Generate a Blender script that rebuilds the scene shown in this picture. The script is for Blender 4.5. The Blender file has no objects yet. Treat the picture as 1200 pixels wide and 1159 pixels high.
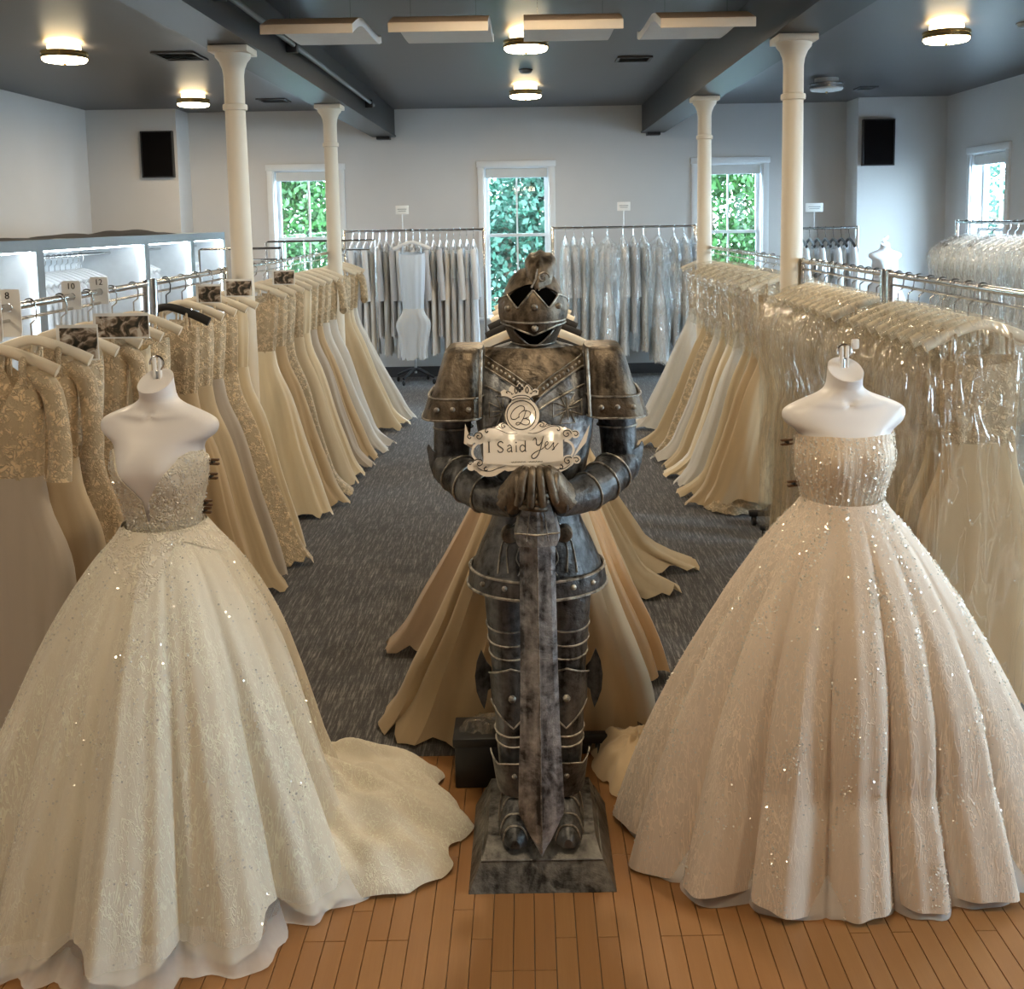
import bpy, bmesh, math, random
import numpy as np
from mathutils import Vector, Matrix

PI = math.pi
C = bpy.context.scene.collection
SC = bpy.context.scene
rnd = random.Random(11)

# ------------------------------------------------------------------ camera
def make_camera():
    p, r = math.radians(6.0), 0.0165
    fwd = Vector((0, math.cos(p), -math.sin(p)))
    up = Vector((0, math.sin(p), math.cos(p)))
    rt = Vector((1, 0, 0))
    R = math.cos(r) * rt - math.sin(r) * up
    U = math.sin(r) * rt + math.cos(r) * up
    cam = bpy.data.cameras.new('camera')
    cam.sensor_width = 36; cam.lens = 36; cam.sensor_fit = 'HORIZONTAL'
    cam.shift_x = -17.0 / 1200; cam.shift_y = -196.5 / 1200
    cam.clip_start = 0.05; cam.clip_end = 200
    o = bpy.data.objects.new('camera', cam)
    o.matrix_world = Matrix(((R.x, U.x, -fwd.x, 0), (R.y, U.y, -fwd.y, 0), (R.z, U.z, -fwd.z, 1.94), (0, 0, 0, 1)))
    C.objects.link(o); SC.camera = o
make_camera()

# ------------------------------------------------------------------ world, sun, exposure
SC.view_settings.view_transform = 'Standard'
SC.view_settings.look = 'None'
SC.view_settings.gamma = 1.0
SC.view_settings.use_curve_mapping = False
SC.view_settings.exposure = 0.5
SC.cycles.max_bounces = 8
SC.cycles.diffuse_bounces = 4
SC.cycles.glossy_bounces = 3
SC.cycles.transmission_bounces = 4
SC.cycles.transparent_max_bounces = 16
SC.cycles.sample_clamp_indirect = 6.0
SC.cycles.caustics_reflective = False
SC.cycles.caustics_refractive = False

w = bpy.data.worlds.new('world'); SC.world = w; w.use_nodes = True
bg = w.node_tree.nodes['Background']
bg.inputs[0].default_value = (0.63, 0.80, 1.0, 1)
bg.inputs[1].default_value = 40.0

def light(kind, name, loc, energy, color, rot=None, **kw):
    l = bpy.data.lights.new(name, kind); l.energy = energy; l.color = color
    for k, v in kw.items(): setattr(l, k, v)
    o = bpy.data.objects.new(name, l); o.location = loc
    if rot: o.rotation_euler = rot
    C.objects.link(o); return o
light('SUN', 'sun', (0, 0, 20), 7.0, (1, 0.93, 0.8), (math.radians(48), 0, math.radians(8)), angle=0.02)

WARM = (1.0, 0.79, 0.54)

# ------------------------------------------------------------------ helpers: objects
def tag(o, label=None, cat=None, group=None, kind=None):
    if label: o['label'] = label
    if cat: o['category'] = cat
    if group: o['group'] = group
    if kind: o['kind'] = kind
    return o
def thing(name, label, cat, loc=(0, 0, 0), rz=0.0, group=None):
    o = bpy.data.objects.new(name, None); C.objects.link(o)
    o.location = loc; o.rotation_euler = (0, 0, rz); o.empty_display_size = 0.1
    return tag(o, label, cat, group)
def inst(name, me, parent=None, loc=None, rz=0.0):
    o = bpy.data.objects.new(name, me); C.objects.link(o)
    if parent: o.parent = parent
    if loc is not None: o.location = loc
    if rz: o.rotation_euler = (0, 0, rz)
    return o
def copy_tree(o, parent=None):
    c = o.copy(); C.objects.link(c); c.parent = parent
    for ch in list(o.children): copy_tree(ch, c)
    return c

# ------------------------------------------------------------------ helpers: mesh building
class MB:
    def __init__(s): s.v = []; s.f = []
    def add(s, vs, fs):
        k = len(s.v); s.v.extend([tuple(map(float, p)) for p in vs]); s.f.extend([tuple(k + i for i in f) for f in fs]); return s
    def box(s, x0, x1, y0, y1, z0, z1):
        return s.add([(x0,y0,z0),(x1,y0,z0),(x1,y1,z0),(x0,y1,z0),(x0,y0,z1),(x1,y0,z1),(x1,y1,z1),(x0,y1,z1)],
                     [(0,3,2,1),(4,5,6,7),(0,1,5,4),(1,2,6,5),(2,3,7,6),(3,0,4,7)])
    def frus(s, b, t):  # bottom and top rectangles (x0,x1,y0,y1,z)
        a, c = b, t
        return s.add([(a[0],a[2],a[4]),(a[1],a[2],a[4]),(a[1],a[3],a[4]),(a[0],a[3],a[4]),(c[0],c[2],c[4]),(c[1],c[2],c[4]),(c[1],c[3],c[4]),(c[0],c[3],c[4])],
                     [(0,3,2,1),(4,5,6,7),(0,1,5,4),(1,2,6,5),(2,3,7,6),(3,0,4,7)])
    def bbox(s, x0, x1, y0, y1, z0, z1, bev=0.004, seg=2):
        bm = bmesh.new(); bmesh.ops.create_cube(bm, size=1)
        for v in bm.verts: v.co = Vector(((x0+x1)/2 + v.co.x*(x1-x0), (y0+y1)/2 + v.co.y*(y1-y0), (z0+z1)/2 + v.co.z*(z1-z0)))
        bmesh.ops.bevel(bm, geom=list(bm.edges), offset=bev, segments=seg, profile=0.5, affect='EDGES')
        bm.verts.index_update()
        s.add([v.co for v in bm.verts], [[v.index for v in f.verts] for f in bm.faces]); bm.free(); return s
    def grid(s, P, wrap=False, cap0=False, cap1=False):
        P = np.asarray(P, float); n, m = P.shape[:2]
        fs = []
        mm = m if wrap else m - 1
        for i in range(n - 1):
            for j in range(mm):
                a = i*m + j; b = i*m + (j+1) % m
                fs.append((a, b, b + m, a + m))
        if cap0: fs.append(tuple(range(m))[::-1])
        if cap1: fs.append(tuple((n-1)*m + j for j in range(m)))
        return s.add(P.reshape(-1, 3), fs)
    def tube(s, pts, r, seg=8, closed=False, caps=True, flat=1.0):
        pts = [Vector(p) for p in pts]; n = len(pts)
        rr = r if isinstance(r, (list, tuple, np.ndarray)) else [r]*n
        tan = []
        for i in range(n):
            a = pts[(i-1) % n] if (closed or i > 0) else pts[i]
            b = pts[(i+1) % n] if (closed or i < n-1) else pts[i]
            d = (b - a); tan.append(d.normalized() if d.length > 1e-9 else Vector((0,0,1)))
        up = Vector((0,0,1)) if abs(tan[0].z) < 0.9 else Vector((0,1,0))
        nrm = (up - tan[0]*up.dot(tan[0])).normalized()
        rows = []
        for i in range(n):
            nrm = (nrm - tan[i]*nrm.dot(tan[i]))
            nrm = nrm.normalized() if nrm.length > 1e-6 else tan[i].orthogonal().normalized()
            bi = tan[i].cross(nrm)
            rows.append([pts[i] + (nrm*math.cos(2*PI*k/seg)*flat + bi*math.sin(2*PI*k/seg))*rr[i] for k in range(seg)])
        if closed: rows.append(rows[0])
        return s.grid([[tuple(p) for p in row] for row in rows], wrap=True, cap0=caps and not closed, cap1=caps and not closed)
    def lathe(s, prof, c=(0,0,0), seg=24, cap0=True, cap1=True, sx=1.0, sy=1.0):
        t = np.arange(seg) * 2*PI/seg
        P = np.array([[(c[0] + r*math.cos(a)*sx, c[1] + r*math.sin(a)*sy, c[2] + z) for a in t] for r, z in prof])
        return s.grid(P, wrap=True, cap0=cap0, cap1=cap1)
    def ball(s, c, r, seg=10, rows=6, sc=(1,1,1)):
        P = []
        for i in range(rows + 1):
            a = -PI/2 + PI*i/rows
            rr = max(math.cos(a), 0.02)
            P.append([(c[0] + r*sc[0]*rr*math.cos(2*PI*k/seg), c[1] + r*sc[1]*rr*math.sin(2*PI*k/seg), c[2] + r*sc[2]*math.sin(a)) for k in range(seg)])
        return s.grid(P, wrap=True, cap0=True, cap1=True)
    def prism(s, poly, fn):  # poly of (u,w), fn(u,w,t) with t in 0..1
        n = len(poly)
        vs = [fn(u, w_, 0) for u, w_ in poly] + [fn(u, w_, 1) for u, w_ in poly]
        fs = [tuple(range(n))[::-1], tuple(range(n, 2*n))] + [(i, (i+1) % n, n + (i+1) % n, n + i) for i in range(n)]
        return s.add(vs, fs)
    def mesh(s, name, mat, smooth=True, ang=40):
        me = bpy.data.meshes.new(name); me.from_pydata(s.v, [], s.f)
        bm = bmesh.new(); bm.from_mesh(me); bmesh.ops.recalc_face_normals(bm, faces=bm.faces); bm.to_mesh(me); bm.free()
        if mat: me.materials.append(mat)
        if smooth:
            me.polygons.foreach_set('use_smooth', [True]*len(me.polygons))
            me.set_sharp_from_angle(angle=math.radians(ang))
        me.update(); return me
    def build(s, name, mat, parent=None, smooth=True, ang=40, loc=None):
        return inst(name, s.mesh(name, mat, smooth, ang), parent, loc)

def interp(x, xs, ys): return np.interp(x, xs, ys)
def smoothi(x, xs, ys):
    """smooth monotone-ish interpolation (cubic hermite, finite-difference tangents)"""
    xs = np.asarray(xs, float); ys = np.asarray(ys, float); x = np.clip(np.asarray(x, float), xs[0], xs[-1])
    d = np.gradient(ys, xs); i = np.clip(np.searchsorted(xs, x) - 1, 0, len(xs) - 2)
    h = xs[i+1] - xs[i]; t = (x - xs[i]) / h
    return (2*t**3-3*t**2+1)*ys[i] + (t**3-2*t**2+t)*h*d[i] + (-2*t**3+3*t**2)*ys[i+1] + (t**3-t**2)*h*d[i+1]
def catmull(pts, n=8, closed=False):
    P = [np.array(p, float) for p in pts]; out = []; m = len(P)
    for i in range(m if closed else m - 1):
        p0 = P[(i-1) % m] if (closed or i > 0) else P[i]; p1 = P[i]; p2 = P[(i+1) % m]
        p3 = P[(i+2) % m] if (closed or i + 2 < m) else p2
        for k in range(n):
            t = k / n
            out.append(0.5*((2*p1) + (-p0+p2)*t + (2*p0-5*p1+4*p2-p3)*t*t + (-p0+3*p1-3*p2+p3)*t**3))
    if not closed: out.append(P[-1])
    return out

# ------------------------------------------------------------------ helpers: materials
class NT:
    def __init__(s, name):
        s.m = bpy.data.materials.new(name); s.m.use_nodes = True
        s.t = s.m.node_tree; s.b = s.t.nodes['Principled BSDF']; s.out = s.t.nodes['Material Output']
    def n(s, typ, ins=None, **at):
        k = s.t.nodes.new(typ)
        for a, v in at.items(): setattr(k, a, v)
        for a, v in (ins or {}).items(): s.set(k.inputs[a], v)
        return k
    def set(s, sock, v):
        if isinstance(v, bpy.types.NodeSocket): s.t.links.new(v, sock)
        elif isinstance(v, (tuple, list)) and sock.type == 'RGBA' and len(v) == 3: sock.default_value = (*v, 1)
        else: sock.default_value = v
    def p(s, **k):
        for a, v in k.items(): s.set(s.b.inputs[a.replace('_', ' ')], v)
        return s
    def obj(s, sc=(1,1,1)):
        tc = s.n('ShaderNodeTexCoord'); mp = s.n('ShaderNodeMapping', {'Vector': tc.outputs['Object'], 'Scale': sc}); return mp.outputs[0]
    def noise(s, vec, scale=5, detail=3, rough=0.5, dist=0.0):
        return s.n('ShaderNodeTexNoise', {'Vector': vec, 'Scale': scale, 'Detail': detail, 'Roughness': rough, 'Distortion': dist}).outputs[0]
    def ramp(s, fac, stops):
        r = s.n('ShaderNodeValToRGB', {'Fac': fac}); e = r.color_ramp.elements
        while len(e) > 1: e.remove(e[0])
        for i, (p_, c) in enumerate(stops):
            x = e[0] if i == 0 else e.new(p_)
            x.position = p_; x.color = (*c, 1) if len(c) == 3 else c
        return r.outputs[0]
    def mix(s, f, a, b):
        m = s.n('ShaderNodeMix', data_type='RGBA'); s.set(m.inputs[0], f); s.set(m.inputs[6], a); s.set(m.inputs[7], b); return m.outputs[2]
    def math(s, op, a, b=0.0, c=None):
        m = s.n('ShaderNodeMath', operation=op); s.set(m.inputs[0], a); s.set(m.inputs[1], b)
        if c is not None: s.set(m.inputs[2], c)
        return m.outputs[0]
    def bump(s, h, strength=0.3, dist=0.01, normal=None):
        b = s.n('ShaderNodeBump', {'Height': h, 'Strength': strength, 'Distance': dist})
        if normal is not None: s.set(b.inputs['Normal'], normal)
        return b.outputs[0]
    def surf(s, sh): s.t.links.new(sh, s.out.inputs['Surface']); return s

MAT = {}
def plain(name, col, rough=0.5, metal=0.0, var=0.06, nscale=20, bump=0.0, **k):
    t = NT(name); v = t.obj()
    nz = t.noise(v, nscale, 4)
    lo = tuple(max(0, c*(1-var)) for c in col); hi = tuple(min(1, c*(1+var)) for c in col)
    t.p(Base_Color=t.mix(nz, lo, hi), Roughness=rough, Metallic=metal, **k)
    if bump: t.p(Normal=t.bump(nz, bump, 0.005))
    MAT[name] = t.m; return t.m
def emit(name, col, strength):
    t = NT(name); t.p(Base_Color=(0.9, 0.9, 0.9), Emission_Color=col, Emission_Strength=strength, Roughness=0.4); MAT[name] = t.m; return t.m

plain('wall_paint', (0.60, 0.585, 0.57), 0.7, var=0.03, nscale=3, bump=0.03)
plain('ceiling_paint', (0.056, 0.052, 0.053), 0.36, var=0.08, nscale=4)
plain('beam_paint', (0.011, 0.011, 0.012), 0.42, var=0.1, nscale=6)
plain('column_paint', (0.74, 0.66, 0.53), 0.5, var=0.03, nscale=5)
plain('white_trim', (0.75, 0.77, 0.78), 0.45, var=0.03)
plain('shade_fabric', (0.62, 0.62, 0.6), 0.8, var=0.04)
plain('dark_base', (0.05, 0.05, 0.055), 0.5)
plain('black_plastic', (0.012, 0.012, 0.013), 0.4)
plain('slot_shade_black', (0.002, 0.002, 0.002), 1.0, Specular_IOR_Level=0.0)  # flat black that paints the shade inside the visor openings
plain('black_cloth', (0.005, 0.005, 0.006), 0.9, bump=0.3)
plain('speaker_cloth', (0.005, 0.004, 0.004), 1.0, nscale=200, Specular_IOR_Level=0.1)
plain('chrome', (0.62, 0.62, 0.62), 0.16, 1.0, var=0.05)
plain('brass', (0.72, 0.52, 0.22), 0.25, 1.0, var=0.08)
plain('grey_metal', (0.22, 0.24, 0.25), 0.4, 0.6)
plain('cabinet_grey', (0.28, 0.31, 0.33), 0.45)
plain('cabinet_white', (0.82, 0.85, 0.87), 0.5)
plain('hanger_cream', (0.80, 0.72, 0.58), 0.4)
plain('hanger_white', (0.82, 0.83, 0.84), 0.4)
plain('hanger_black', (0.015, 0.014, 0.014), 0.5)
plain('mannequin_white', (0.76, 0.74, 0.74), 0.38, var=0.015, nscale=3)
plain('panel_wood', (0.66, 0.50, 0.37), 0.6, var=0.06)
plain('panel_edge', (0.80, 0.68, 0.53), 0.6, var=0.05)
plain('panel_white', (0.72, 0.71, 0.68), 0.7)
plain('card_white', (0.82, 0.82, 0.80), 0.5)
plain('ink', (0.02, 0.018, 0.016), 0.5)
plain('clip_brown', (0.10, 0.05, 0.022), 0.45)
def print_mat():
    t = NT('photo_print'); n = t.noise(t.obj(), 22, 3, 0.6, 1.0)
    t.p(Base_Color=t.ramp(n, [(0.40, (0.02, 0.018, 0.012)), (0.48, (0.12, 0.085, 0.055)), (0.55, (0.42, 0.34, 0.27)), (0.62, (0.62, 0.58, 0.52))]), Roughness=0.3); MAT['photo_print'] = t.m
print_mat()
plain('sign_cream', (0.74, 0.67, 0.58), 0.10, var=0.01, Coat_Weight=0.6)
plain('roof_slate', (0.16, 0.19, 0.23), 0.7, var=0.15)
plain('house_wall', (0.55, 0.55, 0.53), 0.8)
plain('bark', (0.10, 0.075, 0.05), 0.9, var=0.4, bump=0.5)
plain('ground_grey', (0.16, 0.18, 0.21), 0.9, var=0.3, nscale=3)  # grey picked so the ground outside throws no green bounce into the room
emit('lamp_glow', (1.0, 0.85, 0.58), 16.0)
emit('lamp_upglow', (1.0, 0.70, 0.32), 7.0)
emit('bulb_glow', (1.0, 0.80, 0.52), 60.0)
emit('led_glow', (0.82, 0.93, 1.0), 17.0)

def glass_mat():
    t = NT('window_glass')
    tr = t.n('ShaderNodeBsdfTransparent', {'Color': (0.93, 0.98, 0.97)}); gl = t.n('ShaderNodeBsdfGlossy', {'Color': (1,1,1), 'Roughness': 0.03})
    mx = t.n('ShaderNodeMixShader', {0: 0.06, 1: tr.outputs[0], 2: gl.outputs[0]}); t.surf(mx.outputs[0]); MAT['window_glass'] = t.m
glass_mat()
def plastic_mat(name, col, lo, hi):
    t = NT(name)
    def crease(sc, w_, dist):
        n = t.noise(t.obj(sc), 1.0, 2, 0.45, dist)
        return t.n('ShaderNodeMapRange', {'Value': t.math('ABSOLUTE', t.math('SUBTRACT', n, 0.5)), 'From Min': 0.0, 'From Max': w_, 'To Min': 1.0, 'To Max': 0.0}).outputs[0]
    c = t.math('MAXIMUM', crease((9, 9, 1.3), 0.035, 0.8), crease((14, 14, 3.0), 0.03, 1.2))
    soft = t.noise(t.obj((6, 6, 1.2)), 1.2, 2)
    fac = t.math('ADD', lo, t.math('MULTIPLY', c, hi))  # crease highlights are put into the opacity as denser pale lines
    t.p(Base_Color=col, Roughness=0.10, Specular_IOR_Level=1.0, Normal=t.bump(t.math('ADD', t.math('MULTIPLY', c, 0.5), soft), 0.45, 0.016))
    tr = t.n('ShaderNodeBsdfTransparent', {'Color': (0.98, 0.98, 0.97)}); gl = t.n('ShaderNodeBsdfGlossy', {'Color': (1, 1, 1), 'Roughness': 0.12})
    t.set(gl.inputs['Normal'], t.b.inputs['Normal'].links[0].from_socket)
    mx = t.n('ShaderNodeMixShader', {0: fac, 1: tr.outputs[0], 2: t.b.outputs[0]})
    m2 = t.n('ShaderNodeMixShader', {0: 0.045, 1: mx.outputs[0], 2: gl.outputs[0]}); t.surf(m2.outputs[0]); MAT[name] = t.m
plastic_mat('bag_clear', (0.74, 0.66, 0.54), 0.05, 0.22)
plastic_mat('bag_far', (0.84, 0.90, 0.95), 0.14, 0.30)  # bluish daylight is put into the plastic colour of the far bags

def cloth(name, col, rough=0.75, lace=0.0, sat=0.0, glit=0.0, col2=None, streak=0.0, transl=0.0):
    """bridal fabrics: plain tulle / satin, lace relief, sequins as tiny tilted facets"""
    t = NT(name); v = t.obj()
    c2 = col2 or tuple(c*0.72 for c in col)
    fold = t.noise(t.obj((14, 14, 1.0)), 1.5, 3)
    base = t.mix(t.math('MULTIPLY', fold, 0.6), col, c2)  # cloth colour darkens in long vertical streaks
    h = t.noise(v, 320, 2)
    nrm = None
    if lace > 0:
        d = t.noise(v, 9, 2)
        vw = t.n('ShaderNodeVectorMath', {0: v, 1: t.n('ShaderNodeTexNoise', {'Vector': v, 'Scale': 12, 'Detail': 2}).outputs[1]}, operation='ADD').outputs[0]
        vo = t.n('ShaderNodeTexVoronoi', {'Vector': vw, 'Scale': 12}, feature='DISTANCE_TO_EDGE').outputs[0]
        msk = t.n('ShaderNodeMapRange', {'Value': vo, 'From Min': 0.02, 'From Max': 0.16}).outputs[0]
        fine = t.noise(v, 34, 3)
        msk = t.math('MULTIPLY', msk, t.n('ShaderNodeMapRange', {'Value': fine, 'From Min': 0.42, 'From Max': 0.56}).outputs[0])
        base = t.mix(t.math('MULTIPLY', msk, lace), base, tuple(min(1, c*1.32) for c in col))
        base = t.mix(t.math('MULTIPLY', t.math('SUBTRACT', 1.0, msk), 0.35*lace), base, tuple(c*0.55 for c in col))
        nrm = t.bump(msk, 0.6, 0.010)
    else:
        nrm = t.bump(h, 0.15, 0.002)
    metal = 0.0; rg = rough
    if streak > 0:   # embroidered branches running down the skirt
        def strands(sc, seed_):
            nz = t.noise(t.obj(sc), 1.0, 2, 0.5, 0.9)
            return t.n('ShaderNodeMapRange', {'Value': t.math('ABSOLUTE', t.math('SUBTRACT', nz, seed_)), 'From Min': 0.004, 'From Max': 0.022, 'To Min': 1.0, 'To Max': 0.0}).outputs[0]
        ln = t.math('MAXIMUM', strands((38, 38, 2.6), 0.5), strands((52, 52, 3.6), 0.44))
        ln = t.math('MAXIMUM', ln, strands((46, 46, 3.0), 0.57))
        reg = t.n('ShaderNodeMapRange', {'Value': t.noise(t.obj((1, 1, 0.4)), 4.0, 2), 'From Min': 0.40, 'From Max': 0.58, 'To Min': 0.12, 'To Max': 1.0}).outputs[0]
        ln = t.math('MULTIPLY', ln, reg)
        base = t.mix(t.math('MULTIPLY', ln, streak), base, tuple(min(1, c*1.3) for c in col))
        nrm = t.bump(ln, 0.5, 0.004, nrm)
        rg = t.math('SUBTRACT', rough, t.math('MULTIPLY', ln, 0.3))
    t.p(Base_Color=base, Roughness=rg, Normal=nrm, Sheen_Weight=0.25, Sheen_Roughness=0.4)
    if sat: t.p(Roughness=0.38, Specular_IOR_Level=0.5)
    sh = t.b.outputs[0]
    if transl > 0:
        tl = t.n('ShaderNodeBsdfTranslucent', {'Color': base})
        sh = t.n('ShaderNodeMixShader', {0: transl, 1: sh, 2: tl.outputs[0]}).outputs[0]
    if glit > 0:     # sequins: facets of random tilt
        vo = t.n('ShaderNodeTexVoronoi', {'Vector': v, 'Scale': 190})
        rnd_c = vo.outputs['Color']; dist = vo.outputs['Distance']
        geo = t.n('ShaderNodeNewGeometry').outputs['Normal']
        off = t.n('ShaderNodeVectorMath', {0: rnd_c, 1: (0.5, 0.5, 0.5)}, operation='SUBTRACT').outputs[0]
        off = t.n('ShaderNodeVectorMath', {0: off, 'Scale': 1.0}, operation='SCALE').outputs[0]
        nn = t.n('ShaderNodeVectorMath', {0: geo, 1: off}, operation='ADD').outputs[0]
        nn = t.n('ShaderNodeVectorMath', {0: nn}, operation='NORMALIZE').outputs[0]
        df = t.n('ShaderNodeBsdfDiffuse', {'Color': (1.0, 0.97, 0.90)}); g0 = t.n('ShaderNodeBsdfGlossy', {'Color': (1.0, 0.97, 0.90), 'Roughness': 0.16, 'Normal': nn})
        gl = t.n('ShaderNodeMixShader', {0: 0.32, 1: df.outputs[0], 2: g0.outputs[0]})
        m1 = t.math('LESS_THAN', dist, 0.0038 * 190 * 0.6)
        reg = t.n('ShaderNodeMapRange', {'Value': t.noise(t.obj((1, 1, 0.45)), 6.0, 3), 'From Min': 0.38, 'From Max': 0.66, 'To Min': 0.05, 'To Max': 1.0}).outputs[0]
        sep = t.n('ShaderNodeSeparateColor', {0: rnd_c}).outputs[2]
        m2 = t.math('LESS_THAN', sep, t.math('MULTIPLY', reg, glit))
        sh = t.n('ShaderNodeMixShader', {0: t.math('MULTIPLY', m1, m2), 1: sh, 2: gl.outputs[0]}).outputs[0]
    t.surf(sh); MAT[name] = t.m; return t.m

IV = (0.71, 0.585, 0.395)
cloth('tulle_ivory', IV, 0.85, transl=0.25)
cloth('tulle_champagne', (0.65, 0.50, 0.315), 0.85, transl=0.25)
cloth('tulle_white', (0.80, 0.78, 0.74), 0.85, transl=0.25)
cloth('tulle_blush', (0.64, 0.49, 0.35), 0.85, transl=0.25)
cloth('satin_ivory', (0.72, 0.60, 0.40), 0.4, sat=1)
cloth('satin_peach', (0.70, 0.46, 0.24), 0.45, sat=1)
cloth('chiffon_grey', (0.60, 0.53, 0.45), 0.8, transl=0.25)
cloth('lace_ivory', (0.66, 0.54, 0.37), 0.8, lace=1.0, transl=0.15)
cloth('lace_champagne', (0.58, 0.45, 0.29), 0.8, lace=1.0, transl=0.15)
cloth('lace_beaded', (0.64, 0.53, 0.37), 0.75, lace=1.0, glit=0.10)
cloth('far_white', (0.84, 0.86, 0.88), 0.8, transl=0.2)  # far whites and greys have the cool daylight put into their colour
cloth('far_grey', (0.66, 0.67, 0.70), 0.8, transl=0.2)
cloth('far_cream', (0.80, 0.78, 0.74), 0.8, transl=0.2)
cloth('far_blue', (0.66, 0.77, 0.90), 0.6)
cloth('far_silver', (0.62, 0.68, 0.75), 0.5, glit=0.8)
cloth('gown_left_skirt', (0.82, 0.765, 0.64), 0.8, col2=(0.70, 0.64, 0.52), streak=0.9, transl=0.15)
cloth('gown_left_bodice', (0.80, 0.73, 0.60), 0.7, lace=0.4, glit=0.2)
cloth('gown_right_skirt', (0.76, 0.645, 0.53), 0.75, col2=(0.62, 0.51, 0.41), streak=0.8, glit=0.1, transl=0.1)
cloth('gown_right_bodice', (0.74, 0.62, 0.48), 0.65, col2=(0.60, 0.48, 0.36), streak=0.5, glit=0.3)

def sheer_mat(name, col, a, grad=False):
    t = NT(name); t.p(Base_Color=col, Roughness=0.8, Sheen_Weight=0.3)
    tr = t.n('ShaderNodeBsdfTransparent')
    nz = t.noise(t.obj((9, 9, 1.0)), 3, 3)
    fac = t.n('ShaderNodeMapRange', {'Value': nz, 'To Min': a*0.85, 'To Max': a*1.15}).outputs[0]
    if grad:
        z = t.n('ShaderNodeSeparateXYZ', {0: t.obj()}).outputs[2]
        fac = t.math('MULTIPLY', fac, t.n('ShaderNodeMapRange', {'Value': z, 'From Min': 0.0, 'From Max': 0.09, 'To Min': 1.0, 'To Max': 0.3}).outputs[0])
    mx = t.n('ShaderNodeMixShader', {0: fac, 1: tr.outputs[0], 2: t.b.outputs[0]}); t.surf(mx.outputs[0]); MAT[name] = t.m
sheer_mat('sheer_tulle', (0.85, 0.83, 0.80), 0.42)
sheer_mat('sheer_layer', (0.90, 0.88, 0.85), 0.5, True)
def sequin_mat(name, col):
    t = NT(name); df = t.n('ShaderNodeBsdfDiffuse', {'Color': (*col, 1)}); g = t.n('ShaderNodeBsdfGlossy', {'Color': (1.0, 0.97, 0.90), 'Roughness': 0.26})
    tl = t.n('ShaderNodeBsdfTranslucent', {'Color': (*col, 1)}); d2 = t.n('ShaderNodeMixShader', {0: 0.45, 1: df.outputs[0], 2: tl.outputs[0]})
    t.surf(t.n('ShaderNodeMixShader', {0: 0.36, 1: d2.outputs[0], 2: g.outputs[0]}).outputs[0]); MAT[name] = t.m
sequin_mat('sequin', (1.0, 0.97, 0.90))

def metal_mat(name, dark, lightc, rough, sc=7.0, mid=0.5):
    t = NT(name); v = t.obj()
    n1 = t.noise(v, sc, 6, 0.65, 0.8); n2 = t.noise(t.obj((40, 40, 6)), 1.0, 4); n3 = t.noise(v, 45, 4, 0.6)
    f = t.math('ADD', t.math('ADD', t.math('MULTIPLY', n1, 0.48), t.math('MULTIPLY', n2, 0.30)), t.math('MULTIPLY', n3, 0.22))
    col = t.ramp(f, [(0.41, dark), (mid, tuple((a+b)/2 for a, b in zip(dark, lightc))), (0.62, lightc)])
    t.p(Base_Color=col, Metallic=0.62, Roughness=t.n('ShaderNodeMapRange', {'Value': n3, 'To Min': rough-0.12, 'To Max': rough+0.18}).outputs[0],
        Normal=t.bump(t.math('ADD', n1, t.math('MULTIPLY', n3, 0.5)), 0.5, 0.014)); MAT[name] = t.m
metal_mat('armor', (0.010, 0.010, 0.0102), (0.17, 0.172, 0.175), 0.38)
metal_mat('armor_bronze', (0.028, 0.021, 0.014), (0.25, 0.20, 0.145), 0.46, 6.0)
metal_mat('armor_bright', (0.05, 0.052, 0.056), (0.60, 0.63, 0.66), 0.36, 9.0, 0.52)
metal_mat('armor_edge', (0.10, 0.09, 0.075), (0.55, 0.52, 0.46), 0.38, 22.0)
metal_mat('armor_base', (0.03, 0.028, 0.026), (0.25, 0.24, 0.22), 0.5, 8.0)

def wood_floor_mat():
    t = NT('oak_plank'); v = t.obj((60, 2.2, 60)); n1 = t.noise(v, 1.2, 5, 0.6, 0.6); n2 = t.noise(t.obj((300, 6, 300)), 1.0, 3)
    oi = t.n('ShaderNodeObjectInfo').outputs['Random']
    c = t.mix(n1, (0.25, 0.115, 0.038), (0.36, 0.185, 0.072))
    c = t.mix(t.math('MULTIPLY', oi, 0.55), c, (0.25, 0.11, 0.036))
    c = t.mix(t.math('MULTIPLY', n2, 0.25), c, (0.25, 0.12, 0.045))
    t.p(Base_Color=c, Roughness=0.33, Normal=t.bump(n2, 0.06, 0.002)); MAT['oak_plank'] = t.m
wood_floor_mat()
def carpet_mat():
    t = NT('carpet'); n1 = t.noise(t.obj((34, 2.0, 1)), 2.4, 3, 0.55, 0.3); n2 = t.noise(t.obj((160, 12, 1)), 1.0, 4, 0.7); n3 = t.noise(t.obj((1.0, 1.0, 1)), 300, 2)
    n4 = t.noise(t.obj((3.2, 42, 1)), 1.0, 4, 0.65)
    f = t.math('ADD', t.math('MULTIPLY', n1, 0.45), t.math('MULTIPLY', n2, 0.55))
    f = t.math('ADD', t.math('MULTIPLY', f, 0.9), t.math('MULTIPLY', n4, 0.1))
    c = t.ramp(f, [(0.40, (0.024, 0.023, 0.025)), (0.50, (0.048, 0.046, 0.048)), (0.56, (0.13, 0.125, 0.123)), (0.63, (0.24, 0.23, 0.225))])
    t.p(Base_Color=c, Roughness=0.95, Normal=t.bump(n3, 0.5, 0.006), Sheen_Weight=0.15); MAT['carpet'] = t.m
carpet_mat()
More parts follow.
